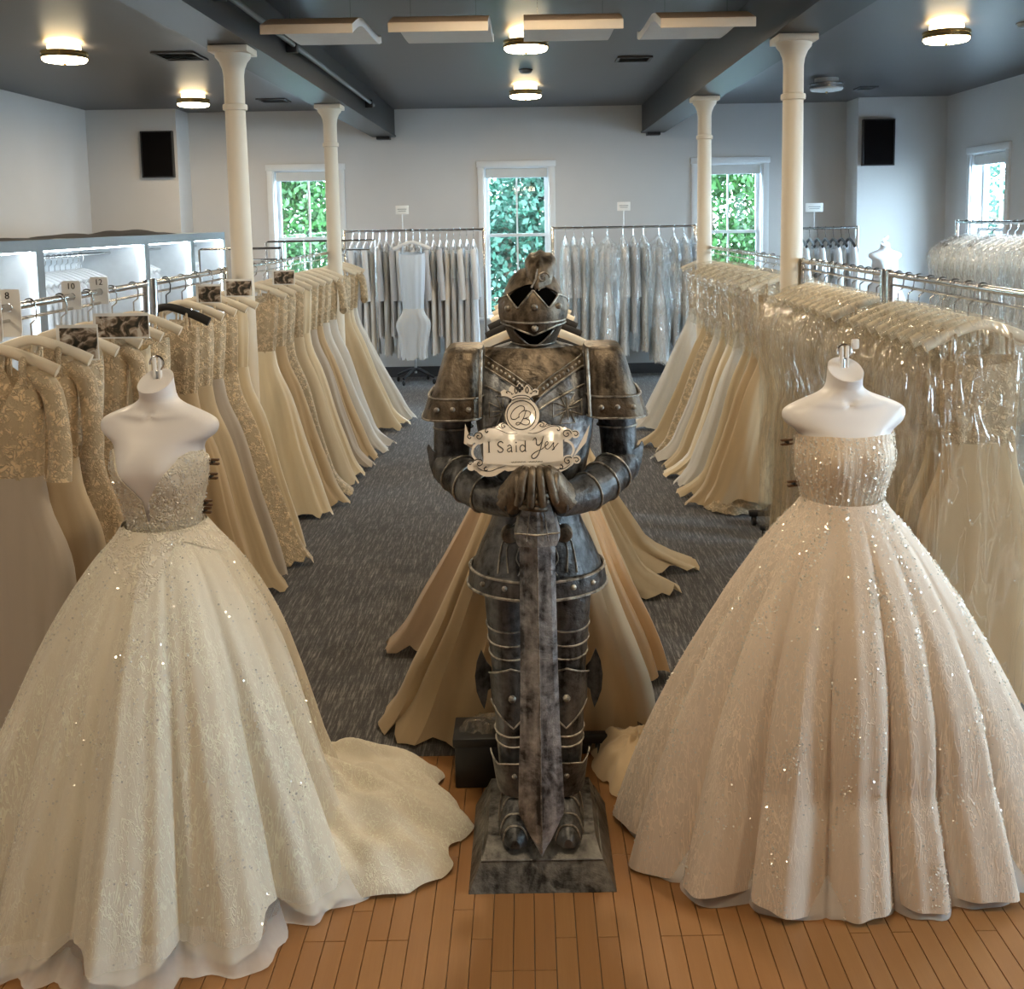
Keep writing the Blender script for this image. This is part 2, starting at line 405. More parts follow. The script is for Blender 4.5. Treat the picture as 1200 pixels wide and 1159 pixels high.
def leaf_mat(name, a, b):
    t = NT(name); nz = t.noise(t.obj(), 1.3, 3); c = t.mix(nz, a, b)
    t.p(Base_Color=c, Roughness=0.55)
    tl = t.n('ShaderNodeBsdfTranslucent', {'Color': c}); mx = t.n('ShaderNodeMixShader', {0: 0.4, 1: t.b.outputs[0], 2: tl.outputs[0]}); t.surf(mx.outputs[0]); MAT[name] = t.m
leaf_mat('leaf_green', (0.006, 0.040, 0.007), (0.027, 0.09, 0.013))
leaf_mat('leaf_teal', (0.004, 0.031, 0.019), (0.015, 0.067, 0.039))
leaf_mat('leaf_yellow', (0.022, 0.05, 0.006), (0.11, 0.085, 0.014))
# ================================================================== the room
YF, YB, XL, XR, ZC, YN = 12.7, 12.25, -5.15, 5.0, 3.3, -3.6
def structure(name, mb, mat, parent=None, smooth=False):
    o = mb.build(name, mat, parent, smooth)
    if not parent: o['kind'] = 'structure'
    return o
SPLIT = 3.55
fl = structure('floor', MB().box(XL, XR, SPLIT, YF, -0.12, 0.0), MAT['carpet'])
sub = MB(); sub.box(XL, XR, YN, SPLIT, -0.12, -0.012); o = sub.build('subfloor', MAT['dark_base'], fl, False)
# oak strips, each one laid by itself
PW = 0.057
plank_me = {}
def plank(L):
    if L not in plank_me:
        m = MB(); g = 0.0009; b = 0.0012; x = PW/2 - g; y = L/2 - g
        m.add([(-x,-y,-0.012),(x,-y,-0.012),(x,y,-0.012),(-x,y,-0.012),(-x,-y,-b),(x,-y,-b),(x,y,-b),(-x,y,-b),(-x+b,-y+b,0),(x-b,-y+b,0),(x-b,y-b,0),(-x+b,y-b,0)],
              [(0,1,5,4),(1,2,6,5),(2,3,7,6),(3,0,4,7),(4,5,9,8),(5,6,10,9),(6,7,11,10),(7,4,8,11),(8,9,10,11)])
        plank_me[L] = m.mesh('plank', MAT['oak_plank'], False)
    return plank_me[L]
xk = -2.2; np_ = 0
while xk < 2.4:
    y = SPLIT
    first = True
    while y > 2.15:
        L = rnd.choice([0.36, 0.48, 0.6, 0.72, 0.84, 0.96]) if not first else rnd.choice([0.36, 0.6, 0.84, 0.96, 1.2])
        first = False
        inst('plank', plank(L), fl, (xk, y - L/2, 0)); y -= L; np_ += 1
    xk += PW
rest = MB(); rest.box(XL, -2.2 - PW/2, YN, SPLIT, -0.012, 0); rest.box(xk - PW/2, XR, YN, SPLIT, -0.012, 0); rest.box(-2.2 - PW/2, xk - PW/2, YN, 1.2, -0.012, 0)
rest.build('plank_field', MAT['oak_plank'], fl, False)['kind'] = 'stuff'

structure('ceiling', MB().box(XL - .2, XR + .2, YN - .2, YF + .2, ZC, ZC + 0.2), MAT['ceiling_paint'])

def holed(a0, a1, z0, z1, holes):
    """rectangles of a wall around its window holes"""
    xs = sorted({a0, a1, *[h for q in holes for h in q[:2]]}); out = []
    for i in range(len(xs) - 1):
        m = (xs[i] + xs[i+1]) / 2; cut = [q for q in holes if q[0] < m < q[1]]
        if cut:
            q = cut[0]; out += [(xs[i], xs[i+1], z0, q[2]), (xs[i], xs[i+1], q[3], z1)]
        else: out.append((xs[i], xs[i+1], z0, z1))
    return out
WZ0, WZ1 = 0.75, 2.58
farw = [(-3.08, -2.28, WZ0, WZ1), (-0.495, 0.305, WZ0, WZ1), (2.13, 2.93, WZ0, WZ1)]
rightw = [(10.70, 11.55, WZ0, WZ1), (7.6, 8.45, WZ0, WZ1), (4.5, 5.35, WZ0, WZ1), (1.4, 2.25, WZ0, WZ1)]
m = MB()
for x0, x1, z0, z1 in holed(XL, XR, -0.12, ZC, farw): m.box(x0, x1, YF, YF + 0.2, z0, z1)
structure('wall_far', m, MAT['wall_paint'])
m = MB()
for y0, y1, z0, z1 in holed(YN, YF, -0.12, ZC, rightw): m.box(XR, XR + 0.2, y0, y1, z0, z1)
structure('wall_right', m, MAT['wall_paint'])
structure('wall_left', MB().box(XL - .2, XL, YN, YF, -0.12, ZC), MAT['wall_paint'])
structure('wall_near', MB().box(XL - .2, XR + .2, YN - .2, YN, -0.12, ZC), MAT['wall_paint'])
structure('wall_far_left_pier', MB().box(XL, -4.09, YB, YF, 0, ZC), MAT['wall_paint'])
structure('wall_far_right_pier', MB().box(3.95, XR, YB, YF, 0, ZC), MAT['wall_paint'])
structure('baseboard_far', MB().box(-4.09, 3.95, YF - 0.015, YF, 0, 0.13), MAT['dark_base'])
structure('baseboard_left', MB().box(XL, XL + 0.015, YN, YB, 0, 0.13), MAT['dark_base'])
structure('baseboard_right', MB().box(XR - 0.015, XR, YN, YB, 0, 0.13), MAT['dark_base'])

def window(n, c, axis, face, w_, z0, z1):
    """double-hung window with casing, shade, sashes, muntin; axis 'x' on the far wall, 'y' on the right wall"""
    root = bpy.data.objects.new('window_%d' % n, None); C.objects.link(root); root['kind'] = 'structure'
    if axis == 'x': root.location = (c, face, 0)
    else: root.location = (face, c, 0); root.rotation_euler = (0, 0, -PI/2)
    h = w_/2; t = 0.075
    m = MB(); m.bbox(-h-t, -h, -0.025, 0.06, z0-0.02, z1, .006); m.bbox(h, h+t, -0.025, 0.06, z0-0.02, z1, .006); m.bbox(-h-t-.012, h+t+.012, -0.032, 0.06, z1, z1+t, .006)
    m.box(-h, -h+.012, 0.0, .19, z0, z1); m.box(h-.012, h, 0.0, .19, z0, z1); m.box(-h, h, 0.0, .19, z1-.012, z1)
    m.build('casing', MAT['white_trim'], root)
    MB().bbox(-h-t-.03, h+t+.03, -0.06, 0.1, z0-.05, z0-.015, .006).build('sill', MAT['white_trim'], root)
    MB().bbox(-h+.02, h-.02, 0.03, 0.07, z1-.13, z1-.014, .012, 3).build('roller_shade', MAT['shade_fabric'], root)
    zm = 1.745
    for nm, a, b, y in (('upper_sash', zm-.02, z1-.012, .12), ('lower_sash', z0, zm+.02, .085)):
        s = MB(); f = 0.045
        s.box(-h+.012, -h+.012+f, y, y+.035, a, b); s.box(h-.012-f, h-.012, y, y+.035, a, b); s.box(-h+.012+f, h-.012-f, y, y+.035, a, a+f*.8); s.box(-h+.012+f, h-.012-f, y, y+.035, b-f*.8, b)
        so = s.build(nm, MAT['white_trim'], root, False)
        MB().box(-.011, .011, y+.004, y+.031, a+f*.8, b-f*.8).build('muntin', MAT['white_trim'], so, False)
        for k in (-1, 1):
            x0, x1 = sorted((k*.011, k*(h-.012-f)))
            MB().box(x0, x1, y+.015, y+.019, a+f*.8, b-f*.8).build('pane', MAT['window_glass'], so, False)
for i, q in enumerate(farw): window(i + 1, (q[0]+q[1])/2, 'x', YF, q[1]-q[0], q[2], q[3])
for i, q in enumerate(rightw): window(i + 4, (q[0]+q[1])/2, 'y', XR, q[1]-q[0], q[2], q[3])
# sampling portals in the window openings (they give no light of their own)
for q in farw:
    o = light('AREA', 'daylight', ((q[0]+q[1])/2, YF + .21, (WZ0+WZ1)/2), 1, (1,1,1), (-PI/2, 0, 0), shape='RECTANGLE', size=q[1]-q[0], size_y=WZ1-WZ0); o.data.cycles.is_portal = True
for q in rightw:
    o = light('AREA', 'daylight', (XR + .21, (q[0]+q[1])/2, (WZ0+WZ1)/2), 1, (1,1,1), (0, PI/2, 0), shape='RECTANGLE', size=WZ1-WZ0, size_y=q[1]-q[0]); o.data.cycles.is_portal = True

# beams on iron columns
for i, (x0, x1) in enumerate(((-1.83, -1.57), (1.45, 1.71))):
    m = MB(); m.box(x0, x1, YN, YF, 2.98, ZC); m.box(x0 - .012, x1 + .012, YN, YF, 2.965, 2.985)
    m.box(x0 + .05, x1 - .05, YF - .14, YF, 2.93, 2.965)
    o = structure('trim_%d' % (i + 1), m, MAT['beam_paint']); o['label'] = 'dark painted ceiling beam carried on the %s columns' % ('left', 'right')[i]

def column(x, y, label):
    root = thing('column', label, 'column', (x, y, 0), 0, 'cream cast iron columns under the beams')
    R = 0.073
    MB().lathe([(R*1.30, 0), (R*1.30, .05), (R*1.12, .08), (R*1.08, .1), (R, .16), (R*.80, 2.58), (R*.80, 2.60)], seg=28).build('shaft', MAT['column_paint'], root)
    MB().lathe([(R*.80, 2.60), (R*.96, 2.605), (R*.98, 2.62), (R*.96, 2.635), (R*.80, 2.64)], seg=28, cap0=False, cap1=False).build('necking_ring', MAT['column_paint'], root)
    m = MB(); m.lathe([(R*.80, 2.64), (R*.80, 2.80), (R*.88, 2.84), (R*1.10, 2.88), (R*1.38, 2.905), (R*1.42, 2.925)], seg=28)
    m.bbox(-R*1.56, R*1.56, -R*1.56, R*1.56, 2.925, 2.964, .005); m.build('capital', MAT['column_paint'], root)
column(-1.69, 6.12, 'cream column with moulded capital between the near gown racks at left')
column(-1.70, 9.15, 'cream column in front of the left far window')
column(1.57, 6.05, 'cream column with moulded capital rising from the bagged gowns at right')
column(1.57, 9.0, 'cream column in front of the right far window')

# ceiling lamps: a brass-banded drum that also shines up on the ceiling
def lamp(x, y, label, on=True):
    root = thing('ceiling_lamp', label, 'lamp', (x, y, ZC), 0, 'round brass ceiling lamps')
    R = 0.165
    MB().lathe([(R*.72, -.045), (R*.72, -.002)], seg=32).build('upper_glass', MAT['lamp_upglow'] if on else MAT['card_white'], root)
    MB().lathe([(R*.9, -.05), (R*1.02, -.05), (R*1.02, -.068), (R*.97, -.07), (R*.97, -.082), (R*1.02, -.084), (R*1.02, -.1), (R*.9, -.1)], seg=36, cap0=False, cap1=False).build('band', MAT['brass'] if on else MAT['chrome'], root)
    MB().lathe([(R*.96, -.088), (R*.97, -.11), (R*.90, -.122), (R*.6, -.13), (R*.1, -.133)], seg=36).build('diffuser', MAT['lamp_glow'] if on else MAT['card_white'], root)
    MB().lathe([(.012, -.133), (.010, -.146), (.002, -.149)], seg=10).build('finial', MAT['brass'], root)
def lamp_light(x, y, e):
    light('AREA', 'lamp_light', (x, y, ZC - .155), e, WARM, (0, 0, 0), shape='DISK', size=.28)
lamp(-3.45, 7.9, 'lit round ceiling lamp nearest at upper left')
lamp(-3.46, 10.95, 'lit round ceiling lamp above the left wardrobes near the far wall')
lamp(0.03, 7.75, 'lit round ceiling lamp just beyond the hanging panels in the middle')
lamp(0.03, 10.7, 'lit round ceiling lamp in the middle close to the far wall')
lamp(3.1, 7.65, 'lit round ceiling lamp at upper right')
for x, y in ((-3.45, 7.9), (-3.46, 10.95), (.03, 7.75), (.03, 10.7), (3.1, 7.65)): lamp_light(x, y, 19)
lamp(3.06, 10.5, 'unlit round chrome ceiling lamp at right by the far pier', False)
for x in (-3.45, 0.03, 3.1):
    for y, nm in ((4.7, 'second row'), (1.6, 'row by the entrance')):
        lamp_light(x, y, 22.5)
        lamp(x, y, 'round ceiling lamp over the %s, %s' % ({-3.45: 'left racks', 0.03: 'middle aisle', 3.1: 'right racks'}[x], nm))

def vent(x, y, label, dx=.16, dy=.16, slats=5):
    root = thing('ceiling_vent', label, 'vent', (x, y, ZC))
    m = MB(); t = .025
    m.box(-dx, dx, -dy, -dy+t, -.014, 0); m.box(-dx, dx, dy-t, dy, -.014, 0); m.box(-dx, -dx+t, -dy+t, dy-t, -.014, 0); m.box(dx-t, dx, -dy+t, dy-t, -.014, 0)
    m.build('frame', MAT['dark_base'], root, False)
    MB().box(-dx+t, dx-t, -dy+t, dy-t, -.003, 0).build('backing', MAT['black_plastic'], root, False)
    for k in range(slats):
        yy = -dy + t + (k + .5) * (2*dy - 2*t) / slats
        MB().add([(-dx+t, yy-.018, -.012), (dx-t, yy-.018, -.012), (dx-t, yy+.012, -.004), (-dx+t, yy+.012, -.004), (-dx+t, yy-.018, -.010), (dx-t, yy-.018, -.010), (dx-t, yy+.012, -.002), (-dx+t, yy+.012, -.002)],
                 [(0,1,2,3),(4,7,6,5),(0,4,5,1),(2,6,7,3),(0,3,7,4),(1,5,6,2)]).build('slat', MAT['grey_metal'], root, False)
vent(-2.76, 8.45, 'square ceiling vent between left column and nearest left lamp', .17, .2)
vent(-2.76, 11.55, 'small ceiling vent behind the left columns near far wall')
vent(0.96, 9.0, 'flat ceiling vent right of the middle lamps', .15, .13)
vent(3.72, 11.3, 'small dark ceiling vent just in front of the right pier', .1, .12, 4)
def detector(x, y, label):
    root = thing('smoke_detector', label, 'detector', (x, y, ZC))
    MB().lathe([(.06, 0), (.06, -.012), (.05, -.03), (.03, -.038), (.005, -.04)], seg=20).build('housing', MAT['grey_metal'], root)
    MB().lathe([(.052, -.002), (.066, -.002), (.066, -.008), (.052, -.008)], seg=20, cap0=False, cap1=False).build('collar', MAT['dark_base'], root)
detector(0.03, 9.55, 'small round smoke detector between the two middle lamps')
detector(3.66, 7.62, 'small smoke detector at right edge beside the ceiling lamp')

# wavy panels hung under the ceiling
def wave_panel(x0, x1, label):
    root = thing('acoustic_panel', label, 'panel', ((x0+x1)/2, 5.62, 2.972), 0, 'wavy white panels hung across the ceiling')
    h = (x1 - x0)/2; n = 26; D = 1.15
    def zf(t): return smoothi(t, [0, .08, .20, .31, .44, .60, .78, .92, 1], [0, .032, .074, .096, .100, .100, .104, .116, .138])
    ts = np.linspace(0, 1, n); th = .046
    up = [(t*D, float(zf(t)) + th/2) for t in ts]; dn = [(t*D, float(zf(t)) - th/2) for t in ts]
    P = [[(x, y, z) for y, z in up + dn[::-1]] for x in (-h, h)]
    MB().grid(P, wrap=True, cap0=False, cap1=False).build('curved_sheet', MAT['panel_white'], root)
    m = MB()
    for x in (-h, h):
        m.add([(x, y, z) for y, z in up] + [(x, y, z) for y, z in dn], [(i, i+1, n+i+1, n+i) for i in range(n-1)])
    m.build('end_edge', MAT['panel_white'], root, False)
    m = MB(); m.bbox(-h, h, -.006, .004, zf(0) - th/2 - .002, zf(0) + th/2 + .002, .002); m.build('front_edge', MAT['panel_edge'], root)
    nn = 9
    P = [[(x, t*D - .001, float(zf(t)) + th/2 + .002) for x in (-h, h)] for t in np.linspace(0, .27, nn)]
    MB().grid(P).build('front_veneer', MAT['panel_wood'], root)
    for x in (-h*.7, h*.7):
        MB().tube([(x, .40, .115), (x, .40, ZC - 2.976)], .002, 5).build('wire', MAT['chrome'], root)
for x0, x1, lb in ((-1.40, -.905, 'wavy ceiling panel at far left by the left beam'), (-.715, -.18, 'wavy ceiling panel left of the middle lamp'), (.012, .545, 'wavy ceiling panel covering part of the middle lamp'), (.745, 1.255, 'wavy ceiling panel at right by the right beam')):
    wave_panel(x0, x1, lb)

# conduit along the left beam
root = thing('conduit', 'grey pipe running along the side of the left beam', 'pipe', (-1.52, 0, 3.12))
MB().tube([(0, 3.5, 0), (0, 5.5, 0), (0, 7.0, 0), (0, 10.6, 0)], .017, 10).build('pipe', MAT['grey_metal'], root)
for y in (5.35, 7.0, 10.4):
    MB().bbox(-.05, .022, y-.03, y+.03, -.05, .03, .006).build('bracket', MAT['black_plastic'], root)

# dark speaker panels high on the two piers
def speaker(x, label):
    root = thing('wall_speaker', label, 'speaker', (x, YB, 2.50), 0, 'black speaker panels on the piers')
    w_ = .187; m = MB(); t = .014
    m.box(-w_, w_, -.05, -.002, 0, .54); m.build('cabinet', MAT['black_plastic'], root, False)
    m = MB(); m.box(-w_, -w_+t, -.062, -.05, 0, .54); m.box(w_-t, w_, -.062, -.05, 0, .54); m.box(-w_+t, w_-t, -.062, -.05, 0, t); m.box(-w_+t, w_-t, -.062, -.05, .54-t, .54)
    m.build('frame', MAT['black_plastic'], root, False)
    MB().box(-w_+t, w_-t, -.056, -.05, t, .54-t).build('grille', MAT['speaker_cloth'], root, False)
speaker(-4.31, 'black rectangular speaker panel on the left pier')
speaker(4.18, 'black rectangular speaker panel on the right pier')

# ------------------------------------------------------------------ outside
structure('ground', MB().box(-40, 40, 12.95, 60, -3.7, -3.5), MAT['ground_grey'])
structure('ground_side', MB().box(5.3, 40, -20, 12.95, -3.7, -3.5), MAT['ground_grey'])
def tree(x, y, label, mat, H=6.5, R=2.2, zc=1.6, n=9000, seed=1, leaf=.145, group=None):
    root = thing('tree', label, 'tree', (x, y, -3.5), 0, 'trees outside the windows'); r = np.random.default_rng(seed)
    m = MB(); top = H*.75
    m.tube([(0, 0, -.1), (.05, .02, top*.3), (-.06, .05, top*.6), (.04, 0, top)], [.2, .16, .12, .05], 9)
    for k in range(9):
        a = r.uniform(0, 2*PI); z = r.uniform(top*.35, top*.95); L = r.uniform(.6, 1)*R*.8
        m.tube([(0, 0, z), (math.cos(a)*L*.5, math.sin(a)*L*.5, z + L*.25), (math.cos(a)*L, math.sin(a)*L, z + L*.55)], [.07, .045, .015], 6)
    m.build('trunk', MAT['bark'], root)
    ncl = 46
    cc = r.normal(size=(ncl, 3)); cc /= np.linalg.norm(cc, axis=1)[:, None]
    cc *= r.uniform(.1, 1, (ncl, 1)) ** .5 * np.array([R, R*.75, H*.40]); cc[:, 2] += zc + 3.5
    idx = r.integers(0, ncl, n); P = cc[idx] + r.normal(size=(n, 3))*R*.19
    u = r.normal(size=(n, 3)); u /= np.linalg.norm(u, axis=1)[:, None]
    v = np.cross(u, r.normal(size=(n, 3))); v /= np.linalg.norm(v, axis=1)[:, None]
    s = (leaf*r.uniform(.6, 1.2, n))[:, None]
    V = np.stack([P - u*s*.5, P + v*s*.28, P + u*s*.5, P - v*s*.28], 1).reshape(-1, 3)
    me = bpy.data.meshes.new('foliage'); F = np.arange(4*n).reshape(-1, 4)
    me.from_pydata(V.tolist(), [], F.tolist()); me.materials.append(mat); me.update()
    inst('foliage', me, root)['kind'] = 'stuff'
tree(-.3, 17.5, 'bluish green tree filling the middle far window', MAT['leaf_teal'], 7.5, 1.9, 1.4, 24000, 2)
tree(-4.6, 19.6, 'bright green tree in the left far window', MAT['leaf_green'], 7.5, 1.9, 1.8, 24000, 3)
tree(3.4, 19.0, 'green tree seen in the right far window beside the yellow one', MAT['leaf_green'], 7.5, 1.7, 1.5, 20000, 4)
tree(5.9, 20.5, 'yellowing tree at the edge of the right far window', MAT['leaf_yellow'], 6.0, 1.2, 1.0, 8000, 5)
tree(9.0, 19.5, 'bluish tree outside the window in the right wall', MAT['leaf_teal'], 7.5, 2.3, 1.6, 9000, 6)
tree(.6, 23.5, 'dark green tree further back behind the middle window', MAT['leaf_green'], 9, 2.6, 2.2, 16000, 12)
house = thing('house', 'grey roofed house seen low in the left far window', 'house', (-3.4, 24.0, -3.5))
MB().box(-1.2, 1.2, 0, 4, 0, 4.1).build('wall', MAT['house_wall'], house, False)
MB().add([(-1.5, -.3, 4.0), (1.5, -.3, 4.0), (1.5, 4.3, 4.0), (-1.5, 4.3, 4.0), (-1.1, 2, 5.5), (1.1, 2, 5.5)], [(0,1,5,4), (1,2,5), (2,3,4,5), (3,0,4), (0,3,2,1)]).build('roof', MAT['roof_slate'], house, False)
MB().box(-.4, .4, -.03, .03, 2.2, 3.4).build('window', MAT['black_plastic'], house, False)
# ================================================================== racks and gowns
ORD = ['first', 'second', 'third', 'fourth', 'fifth', 'sixth', 'seventh', 'eighth', 'ninth', 'tenth', 'eleventh', 'twelfth', 'thirteenth', 'fourteenth', 'fifteenth', 'sixteenth', 'seventeenth', 'eighteenth', 'nineteenth', 'twentieth', 'twenty-first', 'twenty-second', 'twenty-third', 'twenty-fourth']

def rack(label, x, y, rz, L, z, double=False, mat='chrome', group=None, casters=True):
    """rail of length L along local +y, starting at (x, y)"""
    root = thing('garment_rack', label, 'rack', (x, y, 0), rz, group)
    MB().tube([(0, 0, z), (0, L*.5, z), (0, L, z)], .014, 12).build('rail', MAT[mat], root)
    if double: MB().tube([(0, .02, z-.045), (0, L-.02, z-.045)], .006, 8).build('lower_rail', MAT[mat], root)
    for yy in (0.0, L):
        MB().bbox(-.013, .013, yy-.017, yy+.017, .09, z+.02, .004).build('upright', MAT[mat], root)
        MB().bbox(-.24, .24, yy-.018, yy+.018, .06, .095, .006).build('foot', MAT['black_plastic'], root)
        for sx in (-.21, .21):
            w_ = MB(); w_.lathe([(.028, -.011), (.03, -.008), (.03, .008), (.028, .011)], seg=14)
            w_.v = [(sx + p[2], yy + p[1], .03 + p[0]) for p in w_.v]
            w_.box(sx-.016, sx+.016, yy-.008, yy+.008, .04, .062)
            w_.build('caster', MAT['black_plastic'], root)
    return root

# hanger meshes, rail at local z = 0
def hanger_meshes(mat, hook='chrome'):
    b = MB()
    pts = catmull([(-.205, 0, -.205), (-.15, 0, -.178), (-.07, 0, -.145), (0, 0, -.128), (.07, 0, -.145), (.15, 0, -.178), (.205, 0, -.205)], 5)
    rr = [.0105 + .003*abs(p[0])/.2 for p in pts]
    b.tube(pts, rr, 12, flat=1.7)
    h = MB(); R = .0195
    pts = [(0, 0, -.118), (0, 0, -.07), (.02, 0, -.055), (.024, 0, -.02)] + [(R*math.cos(a), 0, R*math.sin(a)) for a in np.linspace(-.35, PI*.98, 9)]
    h.tube(pts, .0032, 6)
    return b.mesh('hanger_body', MAT[mat]), h.mesh('hook', MAT[hook])
HG = {k: hanger_meshes(m, h) for k, m, h in (('cream', 'hanger_cream', 'chrome'), ('white', 'hanger_white', 'chrome'), ('black', 'hanger_black', 'hanger_black'))}
def hanger(kind, label, loc, rz, group):
    r = thing('hanger', label, 'hanger', loc, rz, group)
    inst('arms', HG[kind][0], r); inst('hook', HG[kind][1], r); return r

TH = np.linspace(0, 2*PI, 61)[:-1]
def sgnp(c, p): return np.sign(c) * np.abs(c) ** p
def ring(z, a, b, cx=0, cy=0, p=.85, th=TH): return np.stack([cx + a*sgnp(np.cos(th), p), cy + b*sgnp(np.sin(th), p), np.full(len(th), z) if np.isscalar(z) else z], 1)
def folds(th, seed, k):
    r = np.random.default_rng(seed); f1, f2, f3 = r.uniform(0, 6.28, 3)
    g = np.abs(np.cos(k*th/2 + f1 + .35*np.sin(2*th + f2))) ** .75 * 2 - 1.25
    return g + .35*np.cos((2*k + 1)*th + f3)

def gown_meshes(seed, hem=.38, shift=.10, kick=0.0, zhem=.035, zt=1.47, waist=1.10, bt=.050, bw=.042, bh=.085, k=9, bod='lace_ivory', skirt='tulle_ivory', sleeves=None, neck='sweet', mid=None, aT=.150):
    r = np.random.default_rng(seed)
    aw = .115 + r.uniform(0, .02); out = {}
    # bodice
    th = TH; rows = []; fr = np.clip(-np.sin(th), 0, 1)
    c = np.abs(np.cos(th))
    if neck == 'sweet': top = zt - .03 - .07*fr*np.exp(-(c/.22)**2) - .05*np.clip(np.sin(th), 0, 1)
    elif neck == 'vee': top = zt + .015 - .20*fr*np.clip(1 - c*1.4, 0, 1) - .12*np.clip(np.sin(th), 0, 1)*np.clip(1-c, 0, 1)
    else: top = zt - .04 - .03*fr
    for t in np.linspace(0, 1, 12):
        z = waist - .02 + t*(top - waist + .02); zz = (z - waist)/(zt - waist)
        a = interp(zz, [-.1, 0, .5, .8, 1, 1.1], [aw+.006, aw, (aw+aT)/2+.006, aT, aT, aT-.008]); b = interp(zz, [-.1, 0, .6, 1], [bw, bw, bt+.012, bt*.7])
        w_ = .004*np.cos(11*th + seed) * (1 - .5*t)
        rows.append(np.stack([(a + w_)*sgnp(np.cos(th), .85), (b + w_)*sgnp(np.sin(th), .85), z], 1))
    out['bodice'] = MB().grid(rows, wrap=True).mesh('bodice', MAT[bod])
    # skirt
    rows = []; g1 = folds(th, seed, k); g2 = folds(th, seed + 50, k*2 - 1); hemw = .018*g1 + .012*np.cos(17*th + seed)
    n = 24
    for i in range(n):
        t = i/(n-1); z0 = waist + .015 - t*(waist + .015 - zhem)
        z = z0 - hemw*(t**6) + .0
        a = smoothi(t, [0, .1, .25, .6, .9, 1], [aw+.004, aw+.015, aw+.07, (aw + hem)/2 + .03 if mid is None else mid, hem*.96, hem])
        b = smoothi(t, [0, .12, .4, 1], [bw+.003, bw+.012, (bw+bh)/2, bh])
        cx = shift * t**1.3 + kick*np.clip((t - .84)/.16, 0, 1)**2 * np.clip(np.cos(th)*np.sign(shift if shift else 1), 0, 1)
        am = min(1, t*1.6)
        x = (a*(1 + am*.035*g1))*sgnp(np.cos(th), .9) + cx + .01*am*np.cos(6*th + seed)
        y = b*(1 + am*.16*g1 + am*.06*g2)*sgnp(np.sin(th), .7)
        rows.append(np.stack([x, np.clip(y, -bh*1.28, bh*1.28), np.maximum(z, .006)], 1))
    out['skirt'] = MB().grid(rows, wrap=True).mesh('skirt', MAT[skirt], ang=80)
    for nm, sx in (('tl', -1), ('tr', 1)):
        s = MB(); pts = [(sx*.105, -bt*.62, zt-.05), (sx*.10, -.022, zt+.018), (sx*.098, 0, zt+.040), (sx*.10, .022, zt+.018), (sx*.105, bt*.6, zt-.06)]
        s.tube(catmull(pts, 4), .006 if neck != 'vee' else .012, 6); out[nm] = s.mesh('strap', MAT[bod])
    if sleeves:
        for nm, sx in (('sl', -1), ('sr', 1)):
            s = MB(); pts = catmull([(sx*.13, 0, zt-.02), (sx*.185, -.005, zt-.08), (sx*.205, -.015, zt-.25), (sx*.20, -.03, zt-.25-sleeves)], 5)
            s.tube(pts, list(np.interp(np.linspace(0, 1, len(pts)), [0, .15, .5, 1], [.026, .036, .034, .040])), 12)
            out[nm] = s.mesh('sleeve', MAT[bod])
    return out
def place_gown(ms, label, loc, rz=0.0, group=None, name='wedding_gown', cat='gown'):
    r = thing(name, label, cat, loc, rz, group)
    for k, me in ms.items(): inst({'sl': 'sleeve', 'sr': 'sleeve', 'tl': 'strap', 'tr': 'strap'}.get(k, k), me, r)
    return r

def bag_mesh(seed, zb=.2, hem=.30, b=.06, shift=.0, mat='bag_clear', top=1.575, a0=.215):
    r = np.random.default_rng(seed); th = TH; rows = []
    g = folds(th, seed + 9, 8); g2 = folds(th, seed + 5, 15)
    n = 20; f1, f2 = r.uniform(0, 6, 2)
    for i in range(n):
        t = i/(n-1); z = top - (top - zb)*t**1.25
        a = smoothi(t, [0, .03, .07, .12, .5, 1], [.015, .09, .17, a0, (a0 + hem)/2 + .01, hem])
        bb = smoothi(t, [0, .03, .1, 1], [.010, .022, b*.9, b])
        am = min(1, t*5)
        x = a*(1 + am*.03*g + .02*am*np.cos(5*t*6 + f1))*sgnp(np.cos(th), .8) + shift*t
        y = bb*(1 + am*.10*g2)*sgnp(np.sin(th), .6) + .004*am*np.sin(9*t + f2)
        rows.append(np.stack([x, y, np.full(len(th), z) + .015*(t**5)*g], 1))
    return MB().grid(rows, wrap=True).mesh('garment_bag', MAT[mat], ang=80)
def bag(me, label, loc, rz, group):
    o = inst('garment_bag', me, None, loc, rz); return tag(o, label, 'garment bag', group)

RZ = 1.67
# ---- left rack, nearest section
XLR = -1.76
rack('chrome rack nearest the camera at left, carrying the lace gowns', XLR, 3.0, 0, 1.74, RZ, True, group='chrome gown racks')
rack('second chrome rack at left, ending at the near column', XLR, 4.84, 0, 1.16, RZ, True, group='chrome gown racks')
rack('third chrome rack at left, reaching from column to column', XLR, 6.42, 0, 3.6, RZ, True, group='chrome gown racks')
secA = [(3.36, dict(bod='lace_ivory', skirt='chiffon_grey', sleeves=.12, neck='vee', hem=.20, shift=-.02), 'lace topped gown with greyish chiffon skirt, nearest on the left rack'),
        (3.62, dict(bod='lace_champagne', skirt='tulle_champagne', neck='vee', sleeves=.1, hem=.21, shift=-.02), 'champagne gown just behind the chiffon one on the left rack'),
        (3.86, dict(bod='lace_beaded', skirt='lace_champagne', neck='vee', hem=.21, shift=-.02), 'all lace beaded gown, third on the left rack'),
        (4.10, dict(bod='lace_champagne', skirt='lace_champagne', sleeves=.05, neck='vee', hem=.23, shift=0), 'lace gown with short sleeves, fourth on the left rack'),
        (4.34, dict(bod='satin_ivory', skirt='satin_ivory', neck='straight', hem=.26, shift=.02), 'plain ivory satin gown behind the left mannequin'),
        (4.58, dict(bod='lace_ivory', skirt='tulle_ivory', neck='sweet', hem=.28, shift=.04), 'ivory tulle gown last before the double post at left')]
